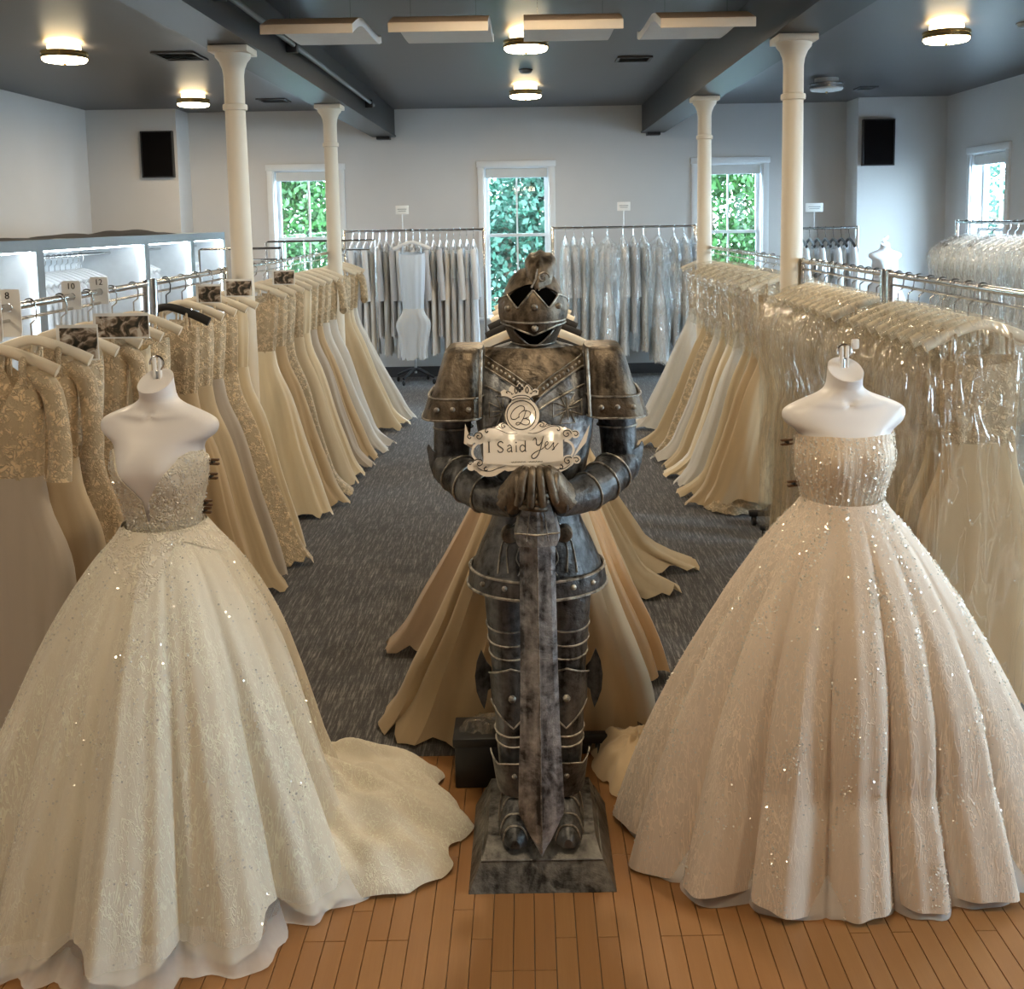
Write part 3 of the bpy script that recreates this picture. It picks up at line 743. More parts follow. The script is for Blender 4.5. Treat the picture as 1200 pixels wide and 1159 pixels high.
for i, (y, kw, lb) in enumerate(secA):
    ms = gown_meshes(100 + i, **kw)
    place_gown(ms, lb, (XLR, y, 0), 0, 'gowns on the left rack')
    hanger('cream', 'cream hanger holding the %s gown from the front on left rack' % ORD[i], (XLR, y, RZ), 0, 'hangers on the left rack')
secB = [(5.0, dict(bod='lace_champagne', skirt='tulle_champagne', hem=.33, shift=.06, kick=.03), 'champagne tulle gown with black hanger, just past the left double post'),
        (5.23, dict(bod='lace_beaded', skirt='tulle_ivory', hem=.36, shift=.06, kick=.05), 'beaded gown with long ivory skirt, second past the left double post'),
        (5.46, dict(bod='lace_beaded', skirt='chiffon_grey', hem=.33, shift=.08), 'greyish chiffon gown with sparkling bodice, third past the left double post'),
        (5.68, dict(bod='lace_ivory', skirt='lace_beaded', hem=.38, shift=.08, kick=.05), 'ivory beaded lace gown, fourth past the left double post'),
        (5.90, dict(bod='satin_ivory', skirt='satin_ivory', hem=.34, shift=.09), 'ivory satin gown beside the near left column')]
for i, (y, kw, lb) in enumerate(secB):
    ms = gown_meshes(130 + i, **kw)
    place_gown(ms, lb, (XLR, y, 0), 0, 'gowns on the left rack')
    hanger('black' if i == 0 else 'cream', ('black hanger at the left double post' if i == 0 else 'cream hanger of the %s gown past the left double post' % ORD[i]), (XLR, y, RZ), 0, 'hangers on the left rack')
styles = [('lace_champagne', 'satin_ivory', 'ivory satin'), ('lace_ivory', 'tulle_champagne', 'champagne tulle'), ('lace_beaded', 'lace_ivory', 'beaded lace'), ('lace_champagne', 'tulle_ivory', 'ivory tulle with lace top'),
          ('satin_ivory', 'satin_ivory', 'smooth satin'), ('lace_ivory', 'chiffon_grey', 'greyish chiffon'), ('lace_champagne', 'tulle_champagne', 'golden tulle'), ('lace_ivory', 'tulle_white', 'white tulle'), ('lace_ivory', 'tulle_white', 'pale layered tulle'), ('lace_beaded', 'tulle_ivory', 'sparkling ivory')]
hemsC = [(.34, .08, .02), (.36, .09, .06), (.33, .08, .10), (.38, .09, .03), (.36, .10, .05), (.34, .10, .10), (.38, .11, .04), (.40, .10, .08), (.36, .11, .14), (.42, .12, .05), (.40, .12, .12), (.46, .15, .06)]
for i, (hm, sh, kk) in enumerate(hemsC):
    b, s, d = styles[i % len(styles)]
    if i == 11: b, s, d = 'lace_ivory', 'tulle_white', 'wide white tulle'
    y = 6.62 + i*.262 if i < 9 else (9.40, 9.63, 9.86)[i - 9]
    place_gown(gown_meshes(150 + i, bod=b, skirt=s, hem=hm, shift=sh, kick=kk, bh=.095, sleeves=.02 if i in (11, 8) else None), '%s gown, %s beyond the near left column' % (d, ORD[i]), (XLR, y, 0), 0, 'gowns on the left rack')
    hanger('cream', 'cream hanger of the %s gown beyond the near left column' % ORD[i], (XLR, y, RZ), 0, 'hangers on the left rack')

# size dividers and photo cards on the nearest left rack
def text_mesh(s, size, mat):
    cu = bpy.data.curves.new('txt', 'FONT'); cu.body = s; cu.size = size; cu.extrude = .0006; cu.align_x = 'CENTER'; cu.align_y = 'CENTER'; cu.resolution_u = 2
    o = bpy.data.objects.new('txt', cu); C.objects.link(o); dg = bpy.context.evaluated_depsgraph_get()
    me = bpy.data.meshes.new_from_object(o.evaluated_get(dg)); bpy.data.objects.remove(o); bpy.data.curves.remove(cu)
    me.name = 'numeral'; me.materials.clear(); me.materials.append(mat); return me
for k, (s, y, tall) in enumerate((('8', 3.40, 1), ('8', 3.53, 1), ('10', 4.02, 0), ('12', 4.28, 0))):
    lb = ['white size divider marked 8 at the left edge of the rail', 'white size divider marked 8, second from the left on the rail', 'white round size divider marked 10, third on the rail', 'white round size divider marked 12, rightmost on the rail'][k]
    r = thing('size_divider', lb, 'divider', (XLR, y - .06, RZ), 0, 'size dividers on the left rail')
    m = MB(); R0, n = .0155, 20
    out = []
    for a in np.linspace(0, 2*PI, n + 1)[:-1]:
        e = .052 if not tall else .06
        out.append((max(-e*.72, min(e*.72, e*1.15*math.cos(a))), max(-.10 if tall else -.05, min(.062, (.11 if math.sin(a) < 0 and tall else .066)*1.15*math.sin(a)))))
    inn = [(R0*math.cos(a), R0*math.sin(a)) for a in np.linspace(0, 2*PI, n + 1)[:-1]]
    for yy in (-.0015, .0015):
        m.add([(u, yy, v) for u, v in out] + [(u, yy, v) for u, v in inn], [(i, (i+1) % n, n + (i+1) % n, n + i) for i in range(n)])
    m.add([(u, -.0015, v) for u, v in out] + [(u, .0015, v) for u, v in out], [(i, (i+1) % n, n + (i+1) % n, n + i) for i in range(n)])
    m.build('disc', MAT['card_white'], r, False)
    o = inst('numeral', text_mesh(s, .034, MAT['ink']), r, (0, -.0025, .040)); o.rotation_euler = (PI/2, 0, 0)
def photo_card(loc, w_, h_, label, rz=0.0):
    r = thing('photo_card', label, 'card', loc, rz, 'photo cards hung with the gowns')
    MB().box(-w_/2, w_/2, -.001, .001, 0, h_).build('sheet', MAT['card_white'], r, False)
    MB().box(-w_/2 + .012, w_/2 - .004, -.0022, -.001, .006, h_ - .012).build('picture', MAT['photo_print'], r, False)
photo_card((XLR + .145, 3.66, 1.46), .15, .13, 'dark photo card in front of the second gown on the left rack')
photo_card((XLR + .17, 4.00, 1.50), .22, .10, 'wide photo card on the rail under the size dividers')
photo_card((XLR + .10, 5.35, 1.53), .13, .10, 'photo card behind the black hanger on the left rack')
photo_card((XLR + .13, 5.80, 1.53), .16, .10, 'photo card beside the near left column')
photo_card((XLR + .14, 6.85, 1.53), .15, .10, 'photo card just beyond the near left column')

# ---- right racks: gowns in clear bags, then open gowns
XRR = 1.62
rack('chrome rack nearest the camera at right, under the bagged gowns', XRR, 3.05, 0, 1.50, RZ, True, group='chrome gown racks')
rack('second chrome rack at right, ending at the near column', XRR, 4.63, 0, 1.36, RZ, True, group='chrome gown racks')
rack('third chrome rack at right, beyond the near column', XRR, 6.28, 0, 3.05, RZ, True, group='chrome gown racks')
bstyles = [('lace_champagne', 'tulle_champagne'), ('lace_ivory', 'tulle_ivory'), ('lace_champagne', 'lace_champagne'), ('lace_ivory', 'chiffon_grey'), ('lace_beaded', 'tulle_blush')]
gb = [gown_meshes(200 + i, bod=b, skirt=s, hem=.235, shift=0, bt=.032, bw=.028, bh=.034, zhem=.14, neck=['straight', 'vee', 'sweet'][i % 3], aT=.14) for i, (b, s) in enumerate(bstyles)]
bm_ = [bag_mesh(220 + i, zb=.10 + .05*(i % 3), hem=.285, b=.050, a0=.255) for i in range(4)]
ysD = [3.62 + .118*i for i in range(8)]; ysE = [4.72 + .118*i for i in range(10)]
for i, y in enumerate(ysD + ysE):
    near = i < len(ysD); k = i if near else i - len(ysD)
    where = 'nearest right rack' if near else 'right rack before the near column'
    place_gown(gb[i % 5], 'bagged gown, %s from the front, %s' % (ORD[k], where), (XRR, y, 0), 0, 'bagged gowns on the right racks')
    bag(bm_[i % 4], 'clear garment bag, %s from the front, %s' % (ORD[k], where), (XRR, y, 0), 0, 'clear bags on the right racks')
    hanger('cream', 'hanger of the %s bagged gown, %s' % (ORD[k], where), (XRR, y, RZ), 0, 'hangers on the right racks')
hemsF = [(.36, -.08, .04), (.38, -.08, .10), (.34, -.09, .16), (.38, -.10, .08), (.36, -.10, .16), (.38, -.11, .10), (.40, -.11, .14), (.38, -.12, .06), (.42, -.13, .14), (.44, -.15, .10)]
fst = [('lace_champagne', 'tulle_champagne', 'golden lace hemmed tulle'), ('lace_ivory', 'tulle_champagne', 'champagne tulle'), ('lace_champagne', 'tulle_ivory', 'plain ivory tulle'), ('lace_ivory', 'tulle_white', 'whitish layered'), ('satin_ivory', 'satin_ivory', 'ivory satin'),
       ('lace_ivory', 'tulle_ivory', 'ivory train'), ('lace_beaded', 'tulle_white', 'pale sparkling'), ('lace_ivory', 'lace_ivory', 'ivory lace'), ('lace_ivory', 'tulle_ivory', 'soft ivory'), ('lace_ivory', 'tulle_white', 'wide white trained')]
shm = [bag_mesh(260 + i, zb=1.05, hem=.255, b=.085, a0=.24) for i in range(3)]
for i, (hm, sh, kk) in enumerate(hemsF):
    y = 6.46 + i*.262 if i < 9 else 9.27; b, s, d = fst[i]
    place_gown(gown_meshes(240 + i, bod=b, skirt=s, hem=hm, shift=sh, kick=-kk, bh=.095, bt=.045, zhem=.03 + (.10 if i == 0 else 0), aT=.15), '%s gown, %s beyond the near right column' % (d, ORD[i]), (XRR, y, 0), 0, 'open gowns on the far right rack')
    bag(shm[i % 3], 'clear shoulder cover over the %s gown beyond the near right column' % ORD[i], (XRR, y, 0), 0, 'shoulder covers on the right rack')
    hanger('cream', 'hanger of the %s gown beyond the near right column' % ORD[i], (XRR, y, RZ), 0, 'hangers on the right racks')
# the crumpled train on the carpet below the first of them
def heap(name, label, cat, c, ax, ay, h, mat, seed, group=None, n=20, m=72, wr=.25, rz=0.0, parent=None):
    r = np.random.default_rng(seed); th = np.linspace(0, 2*PI, m + 1)[:-1]; f = r.uniform(0, 6.28, 10)
    ed = 1 + .10*np.cos(3*th + f[0]) + .07*np.cos(7*th + f[1]) + .04*np.cos(13*th + f[2])
    rows = []
    for i in range(n):
        q = 1 - i/(n-1)
        if i == n-1: q = .01
        w1 = np.cos(5*th + f[3] + 3*q) * .5 + np.cos(9*th + f[4] - 4*q)*.35 + np.cos(16*th + f[5] + 6*q)*.25 + .5*np.cos(14*q + 3*np.cos(2*th + f[6]))
        z = h*(1 - q**2.2)**.8*(1 + wr*w1) + .012*np.abs(w1)*q + .004
        rows.append(np.stack([c[0]*0 + ax*ed*q*np.cos(th), ay*ed*q*np.sin(th), z], 1))
    mb = MB().grid(rows, wrap=True, cap1=True)
    if parent: return mb.build(name, MAT[mat], parent, ang=80, loc=c)
    o = mb.build(name, MAT[mat], None, ang=80, loc=c); o.rotation_euler = (0, 0, rz); return tag(o, label, cat, group)
heap('gown_train', 'crumpled lace train lying on the carpet by the right rack', 'train', (1.36, 6.62, 0), .19, .13, .07, 'lace_ivory', 5)
bx = thing('storage_box', 'small black box on the carpet under the right rack', 'box', (1.66, 6.24, 0))
MB().bbox(-.12, .12, -.08, .0, 0, .12, .006).build('body', MAT['black_plastic'], bx); MB().bbox(-.125, .125, -.085, .005, .12, .145, .004).build('lid', MAT['black_plastic'], bx)

# ---- middle rack behind the knight
XM = .03
rack('rack in the middle aisle behind the knight', XM, 3.52, 0, 2.75, 1.63, mat='grey_metal', group='chrome gown racks')
mid = [(3.80, dict(bod='lace_champagne', skirt='tulle_champagne', hem=.50, shift=-.06, kick=-.06, bh=.22, bw=.05, k=11, zhem=.02), 'wide champagne tulle gown directly behind the knight'),
       (4.16, dict(bod='satin_peach', skirt='satin_peach', hem=.42, shift=.12, bh=.10, k=8), 'peach satin gown, second behind the knight'),
       (4.48, dict(bod='lace_champagne', skirt='tulle_blush', hem=.56, shift=-.06, kick=-.08, bh=.13, k=10), 'blush tulle gown, third behind the knight'),
       (4.82, dict(bod='lace_ivory', skirt='satin_ivory', hem=.40, shift=.10, bh=.12), 'ivory satin gown, fourth behind the knight'),
       (5.14, dict(bod='lace_ivory', skirt='tulle_ivory', hem=.44, shift=.14, kick=.16, bh=.13), 'ivory tulle gown with flared train, fifth behind the knight'),
       (5.50, dict(bod='lace_ivory', skirt='tulle_ivory', hem=.50, shift=.18, kick=.22, bh=.15), 'long trained ivory tulle gown, sixth behind the knight'),
       (5.86, dict(bod='lace_ivory', skirt='tulle_white', hem=.42, shift=.0, bh=.13), 'white tulle gown last on the middle rack')]
for i, (y, kw, lb) in enumerate(mid):
    kw.setdefault('zt', 1.43)
    place_gown(gown_meshes(300 + i, sleeves=.02 if i == 1 else None, **kw), lb, (XM, y, 0), 0, 'gowns on the middle rack')
    hanger('black' if i in (0, 2, 3) else 'cream', '%s hanger of the %s gown behind the knight' % ('black' if i in (0, 2, 3) else 'cream', ORD[i]), (XM, y, 1.63), 0, 'hangers on the middle rack')
bx = thing('storage_box', 'black box with plastic wrap behind the base of the knight', 'box', (-.17, 3.42, 0))
MB().bbox(-.10, .12, -.09, .06, 0, .15, .006).build('body', MAT['black_plastic'], bx); MB().bbox(-.106, .126, -.096, .066, .15, .18, .005).build('lid', MAT['black_plastic'], bx)
heap('plastic_wrap', 'crumpled clear plastic on the black box behind the knight', 'plastic wrap', (-.16, 3.40, .18), .09, .06, .035, 'bag_clear', 8)
heap('gown_train', 'tulle train on the floor at the right of the knight', 'train', (.37, 3.44, 0), .17, .20, .12, 'tulle_champagne', 9, wr=.10)
# ================================================================== far racks, wardrobes, back of the room
RF = 1.83; DZ = RF - RZ
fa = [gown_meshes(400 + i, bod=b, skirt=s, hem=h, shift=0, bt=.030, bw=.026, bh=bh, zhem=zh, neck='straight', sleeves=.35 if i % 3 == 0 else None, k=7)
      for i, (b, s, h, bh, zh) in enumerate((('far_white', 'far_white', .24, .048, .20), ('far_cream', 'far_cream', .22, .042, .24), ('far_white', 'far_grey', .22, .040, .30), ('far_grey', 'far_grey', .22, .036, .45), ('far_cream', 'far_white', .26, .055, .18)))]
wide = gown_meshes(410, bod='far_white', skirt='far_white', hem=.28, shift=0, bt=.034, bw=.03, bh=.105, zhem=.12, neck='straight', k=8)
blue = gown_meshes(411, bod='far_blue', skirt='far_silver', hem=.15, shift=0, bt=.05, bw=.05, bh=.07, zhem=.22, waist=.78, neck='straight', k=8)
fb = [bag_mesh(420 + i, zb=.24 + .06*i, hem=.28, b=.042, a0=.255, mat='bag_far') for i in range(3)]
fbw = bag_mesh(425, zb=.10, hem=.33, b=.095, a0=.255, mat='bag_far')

rack('chrome rack along the far wall left of the middle window', -.48, 11.95, PI/2, 1.62, RF, group='racks along the far wall')
for i in range(19):
    x = -.60 - i*.078
    place_gown(fa[(i*2 + i//4) % 4], 'pale gown on the far left rack, %s from the middle window' % ORD[i], (x, 11.95, DZ), PI/2, 'gowns on the far left rack')
    hanger('white', 'white hanger on the far left rack, %s from the middle window' % ORD[i], (x, 11.95, RF), PI/2, 'hangers on the far left rack')
place_gown(blue, 'bluish sparkling gown facing out from the far left rack', (-1.28, 11.58, DZ), 0, 'gowns on the far left rack')
hanger('white', 'hanger of the bluish sparkling gown at the far left rack', (-1.28, 11.58, RF), 0, 'hangers on the far left rack')
rack('chrome rack along the far wall right of the middle window', 1.98, 11.95, PI/2, 1.66, RF, group='racks along the far wall')
x = .42; i = 0
for wdt in (.10, .10, .11, .11, .24, .12, .12, .12, .24, .11, .12, .12):
    x += wdt/2; big = wdt > .2
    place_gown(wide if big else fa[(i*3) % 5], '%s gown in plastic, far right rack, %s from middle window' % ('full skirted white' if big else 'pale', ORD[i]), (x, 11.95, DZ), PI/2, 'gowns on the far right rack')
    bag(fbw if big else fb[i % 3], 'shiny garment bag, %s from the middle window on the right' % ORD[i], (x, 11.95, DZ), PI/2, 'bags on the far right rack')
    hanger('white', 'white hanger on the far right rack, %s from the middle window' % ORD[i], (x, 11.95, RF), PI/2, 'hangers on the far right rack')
    x += wdt/2; i += 1
# faceout arm for the blue gown
a = thing('face_out_arm', 'chrome arm reaching out from the far left rack to the blue gown', 'rack arm', (-1.28, 11.95, RF))
MB().tube([(0, -.015, 0), (0, -.30, 0), (0, -.40, 0)], .010, 8).build('bar', MAT['chrome'], a); MB().tube([(0, -.40, 0), (0, -.415, .02)], .010, 8).build('end_stop', MAT['chrome'], a)
# pedestal with casters below the blue gown
ped = thing('pedestal_base', 'black four legged caster base under the blue gown', 'rack base', (-1.34, 12.2, 0))
MB().tube([(0, 0, .12), (0, 0, .5), (0, 0, 1.0)], .016, 10).build('pole', MAT['white_trim'], ped)
for k in range(4):
    a_ = PI/4 + k*PI/2 + .3; dx, dy = math.cos(a_), math.sin(a_)
    MB().tube([(0, 0, .17), (dx*.1, dy*.1, .15), (dx*.26, dy*.26, .085)], [.022, .02, .015], 8).build('leg', MAT['black_plastic'], ped)
    MB().ball((dx*.26, dy*.26, .035), .035, 10, 6, (.6, 1, 1)).build('caster', MAT['black_plastic'], ped)
# short rack with black hangers by the right pier
rack('short rack with black hangers by the right pier', 3.86, 11.95, PI/2, .72, 1.78, group='racks along the far wall')
for i in range(7):
    x = 3.22 + i*.092
    place_gown(fa[i % 2], 'white gown on a black hanger by the right pier, %s from the left' % ORD[i], (x, 11.95, .11), PI/2, 'gowns by the right pier')
    hanger('black', 'black hanger by the right pier, %s from the left' % ORD[i], (x, 11.95, 1.78), PI/2, 'black hangers by the right pier')
# rack in front of the window in the right wall
rack('rack in front of the window in the right wall', 3.95, 7.35, 0, 2.05, 1.85, group='racks along the right wall')
for i in range(14):
    y = 7.50 + i*.13
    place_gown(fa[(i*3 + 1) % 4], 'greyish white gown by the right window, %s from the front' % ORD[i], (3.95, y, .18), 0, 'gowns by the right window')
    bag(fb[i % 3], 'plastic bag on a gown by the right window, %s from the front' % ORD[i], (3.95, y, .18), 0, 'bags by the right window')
    hanger('black' if i in (13, 9) else 'white', '%s hanger by the right window, %s from the front' % ('black' if i in (13, 9) else 'white', ORD[i]), (3.95, y, 1.85), 0, 'hangers by the right window')

# little sign holders over the far racks
def sign_holder(x, z, label, y=11.95, w_=.075):
    r = thing('sign_holder', label, 'sign', (x, y, RF if z > 2 else z))
    MB().tube([(0, 0, .014), (0, 0, .19)], .006, 8).build('stem', MAT['white_trim'], r)
    MB().bbox(-w_, w_, -.006, .006, .19, .29, .003).build('card', MAT['card_white'], r)
    MB().box(-w_*.7, w_*.7, -.0075, -.006, .245, .252).build('line', MAT['grey_metal'], r, False); MB().box(-w_*.6, w_*.6, -.0075, -.006, .225, .231).build('line', MAT['grey_metal'], r, False)
sign_holder(-1.42, 3, 'small white sign on a stem over the far left rack')
sign_holder(1.15, 3, 'small white sign on a stem over the far right rack')
sign_holder(3.36, 1.78, 'white sign above the short rack with black hangers', w_=.1)

# ---- lit wardrobes along the left wall
XF, XBK = -3.45, -4.06
ys = [5.2, 7.30, 9.37, 10.66, 11.82]
for k in range(4):
    y0, y1 = ys[k], ys[k+1]
    r = thing('wardrobe', ['lit wardrobe nearest the camera with bare white interior', 'widest lit wardrobe with white garments on hangers', 'third lit wardrobe at left with a few white garments', 'last lit wardrobe beside the far left pier'][k], 'wardrobe', (XF, y0, 0), 0, 'lit wardrobes along the left wall')
    L = y1 - y0; d = XBK - XF; p = .055
    MB().box(d, 0, 0, p, 0, 1.85).build('side_panel', MAT['cabinet_grey'], r, False); MB().box(d, 0, L-p, L, 0, 1.85).build('side_panel', MAT['cabinet_grey'], r, False)
    MB().box(d, 0, p, L-p, 1.77, 1.85).build('top_panel', MAT['cabinet_grey'], r, False)
    MB().box(d, 0, p, L-p, 0, .12).build('plinth', MAT['cabinet_grey'], r, False)
    MB().box(d, d+.02, p, L-p, .12, 1.77).build('back_panel', MAT['cabinet_white'], r, False)
    MB().box(d+.02, -.03, p, p+.006, .12, 1.77).build('lining', MAT['cabinet_white'], r, False); MB().box(d+.02, -.03, L-p-.006, L-p, .12, 1.77).build('lining', MAT['cabinet_white'], r, False)
    MB().tube([(-.32, p, 1.70), (-.32, L-p, 1.70)], .013, 10).build('rod', MAT['chrome'], r)
    MB().box(-.035, -.02, p+.006, p+.016, .2, 1.75).build('light_strip', MAT['led_glow'], r, False); MB().box(-.035, -.02, L-p-.016, L-p-.006, .2, 1.75).build('light_strip', MAT['led_glow'], r, False)
    MB().box(-.05, -.03, p+.02, L-p-.02, 1.758, 1.769).build('light_strip', MAT['led_glow'], r, False)
wg = [gown_meshes(440 + i, bod='far_white', skirt='far_white', hem=.21, shift=0, bt=.032, bw=.028, bh=.045, zhem=.3, neck='straight', sleeves=.3, k=7) for i in range(2)]
spots = [(y, 'widest wardrobe') for y in np.arange(7.62, 8.70, .098)] + [(y, 'third wardrobe') for y in np.arange(9.55, 10.05, .11)] + [(y, 'last wardrobe') for y in np.arange(10.85, 11.3, .12)]
cnt = {}
for i, (y, wd) in enumerate(spots):
    k = cnt[wd] = cnt.get(wd, -1) + 1
    place_gown(wg[i % 2], 'white garment in the %s, %s from the front' % (wd, ORD[k]), (XF - .32, float(y), .03), 0, 'white garments in the wardrobes')
    hanger('white', 'white hanger in the %s, %s from the front' % (wd, ORD[k]), (XF - .32, float(y), 1.70), 0, 'hangers in the wardrobes')
# black cloth thrown on top
def cloth_heap(y0, y1, x, h, seed, label, name='folded_cloth'):
    r = np.random.default_rng(seed); n, mm = 40, 12; P = []
    for i in range(n):
        t = i/(n-1); e = math.sin(PI*t)**.35
        row = []
        for j in range(mm):
            s = j/(mm-1); q = math.sin(PI*s)**.5
            z = h*e*q*(.75 + .2*math.sin(9*t + seed) + .12*math.sin(23*t + 3*s + seed)) + .002
            row.append((x + (s - .5)*(.34 + .05*math.sin(11*t)), y0 + t*(y1 - y0), 1.85 + z))
        P.append(row)
    a = np.array(P); c = a[0, 0].copy(); c = np.array([x, (y0+y1)/2, 1.85])
    o = MB().grid(a - c).build(name, MAT['black_cloth'], None, ang=80, loc=tuple(c)); return tag(o, label, 'cloth')
cloth_heap(7.85, 10.4, -3.66, .055, 2, 'black cloth folded along the top of the widest wardrobe')
cloth_heap(6.85, 7.6, -3.62, .018, 4, 'thin dark cloth on the nearest wardrobe')

# chrome display frames behind the left rack
def frame_rack(x, y, rz, L, z, label):
    r = thing('display_rail', label, 'rack', (x, y, 0), rz, 'thin display rails at far left')
    MB().tube([(0, 0, .02), (0, 0, z), (.02, 0, z+.01), (L, 0, z+.01)], .010, 8).build('rail', MAT['chrome'], r)
    MB().tube([(L, 0, z+.01), (L, 0, .02)], .010, 8).build('upright', MAT['chrome'], r)
    MB().tube([(L*.55, 0, z+.005), (L*.55, 0, z-.085), (L*.95, 0, z-.085)], .006, 8).build('bracket', MAT['chrome'], r)
    for xx in (0, L): MB().bbox(xx-.02, xx+.02, -.2, .2, 0, .025, .005).build('foot', MAT['chrome'], r)
frame_rack(-2.78, 8.75, 0, .70, 1.72, 'thin chrome rail with bracket left of the near column')
frame_rack(-2.62, 10.4, 0, 1.10, 1.745, 'thin chrome rail in front of the left far window')
# ================================================================== mannequins and the two gowns in front
TZ = [.92, .98, 1.03, 1.10, 1.18, 1.235, 1.275, 1.295, 1.315, 1.34, 1.362, 1.385, 1.403, 1.418, 1.445, 1.475]
TA = [.130, .112, .105, .116, .136, .140, .136, .148, .176, .189, .180, .132, .084, .060, .052, .052]
TB = [.105, .088, .082, .088, .104, .108, .098, .090, .080, .069, .060, .053, .051, .050, .049, .049]
TY = [0, 0, 0, 0, -.004, -.006, -.004, -.002, 0, .002, .004, .006, .006, .004, -.002, -.008]
def torso_xy(th, z, off=0.0):
    a = smoothi(z, TZ, TA) + off; b = smoothi(z, TZ, TB) + off; cy = smoothi(z, TZ, TY)
    x = a*sgnp(np.cos(th), .93); y = cy + b*sgnp(np.sin(th), .93)
    fr = np.clip(-np.sin(th), 0, 1)
    y = y - fr*.017*(np.exp(-(((x - .066)/.045)**2) - (((z - 1.205)/.05)**2)) + np.exp(-(((x + .066)/.045)**2) - (((z - 1.205)/.05)**2)))
    y = y - fr*.006*np.exp(-(((z - 1.372 - .10*np.abs(x))/.010)**2)) * (np.abs(x) > .012)*(np.abs(x) < .12) + fr*.006*np.exp(-((x/.014)**2) - (((z - 1.372)/.014)**2))
    return x, y
def torso_mesh():
    th = np.linspace(0, 2*PI, 97)[:-1]; rows = []
    for z in np.concatenate([np.linspace(.92, 1.27, 18), np.linspace(1.28, 1.42, 30), np.linspace(1.43, 1.475, 5)]):
        x, y = torso_xy(th, np.full(len(th), z))
        tilt = np.clip((z - 1.415)/.06, 0, 1)
        zz = z + tilt*.62*(y + .0) + tilt*.006
        rows.append(np.stack([x, y, zz], 1))
    last = rows[-1]
    c = last.mean(0)
    rows.append(c + (last - c)*.93 + np.array([0, 0, .0015])); rows.append(c + (last - c)*.80 + np.array([0, 0, -.001])); rows.append(c + (last - c)*.02 + np.array([0, 0, -.001]))
    return MB().grid(rows, wrap=True, cap0=True, cap1=True).mesh('torso', MAT['mannequin_white'], ang=50)
TM = torso_mesh()
def mannequin(x, y, rz, label):
    r = thing('mannequin', label, 'mannequin', (x, y, 0), rz, 'white half torso mannequins')
    inst('torso', TM, r)
    MB().tube([(0, 0, .02), (0, 0, .5), (0, 0, .93)], .018, 12).build('pole', MAT['chrome'], r)
    MB().lathe([(.14, 0), (.14, .008), (.12, .016), (.03, .022), (.02, .04)], seg=28).build('base', MAT['chrome'], r)
    h = MB(); h.tube([(0, .004, 1.47), (0, .004, 1.505)], .0045, 8)
    h.tube([(.022*math.cos(a), .004, 1.527 + .022*math.sin(a)) for a in np.linspace(-PI/2, PI*1.05, 14)], .0035, 8); h.build('hook', MAT['chrome'], r)
    b = MB(); b.bbox(-.012, -.004, -.002, .012, 1.472, 1.545, .002); b.bbox(.006, .013, -.002, .012, 1.472, 1.545, .002); b.build('hook_holder', MAT['hanger_white'], r)
    return r
mL = mannequin(-1.115, 3.05, math.radians(-10), 'white half torso mannequin wearing the gown at left')
mR = mannequin(.955, 3.05, math.radians(4), 'white half torso mannequin wearing the sparkling strapless gown at right')
MB().bbox(.022, .044, -.002, .012, 1.535, 1.565, .004).build('clip_tag', MAT['hanger_white'], mR)
mD = copy_tree(mR); mD.location = (4.12, 11.75, .12); mD.rotation_euler = (0, 0, 0); mD['label'] = 'small white display torso in front of the right pier'
MB().bbox(-.25, .25, -.2, .2, 0, .12, .01).build('platform', MAT['cabinet_white'], mD).location = (0, 0, -.12)

def bodice_mesh(topf, mat, zlow, name='bodice', off=.006, flare=0.0, rib=.0010):
    th = np.linspace(0, 2*PI, 161)[:-1]; rows = []
    xt, _ = torso_xy(th, np.full(len(th), 1.22)); top = topf(th, xt)
    n = 26
    for i in range(n):
        t = i/(n-1); z = zlow + t*(top - zlow)
        x, y = torso_xy(th, np.clip(z, .98, 1.29), off + rib*np.cos(44*th)*(1 - .6*t) + flare*np.clip(1.0 - (z - zlow)/.12, 0, 1)**2)
        rows.append(np.stack([x, y, z], 1))
    x, y = torso_xy(th, np.clip(top, .98, 1.29), .0005); rows.append(np.stack([x, y, top - .004], 1))
    return MB().grid(rows, wrap=True).mesh(name, MAT[mat], ang=80)
def skirt_rows(rz_, rr_, dirf, zw, folds_, amp, n=60, m=260, hemf=None, p=1.4, start=.0):
    th = np.linspace(0, 2*PI, m + 1)[:-1]; rows = []; d = dirf(th)
    g = folds_(th)
    for i in range(n):
        t = i/(n-1); z = zw*(1 - t) + .012*t
        rad = smoothi(z, rz_[::-1], rr_[::-1])
        dd = 1 + (d - 1)*min(1, t*1.4)**1.2
        am = amp*np.clip((t - start)/(1 - start), 0, 1)**p
        rr = rad*dd*(1 + am*g)
        zz = z + (hemf(th)*t**5 if hemf is not None else 0)
        rows.append(np.stack([rr*np.cos(th), rr*np.sin(th)*1.0, np.maximum(zz, .004 + 0*th)], 1))
    return rows
def angbump(th, a, w): return np.exp(-((np.angle(np.exp(1j*(th - a))))/w)**2)

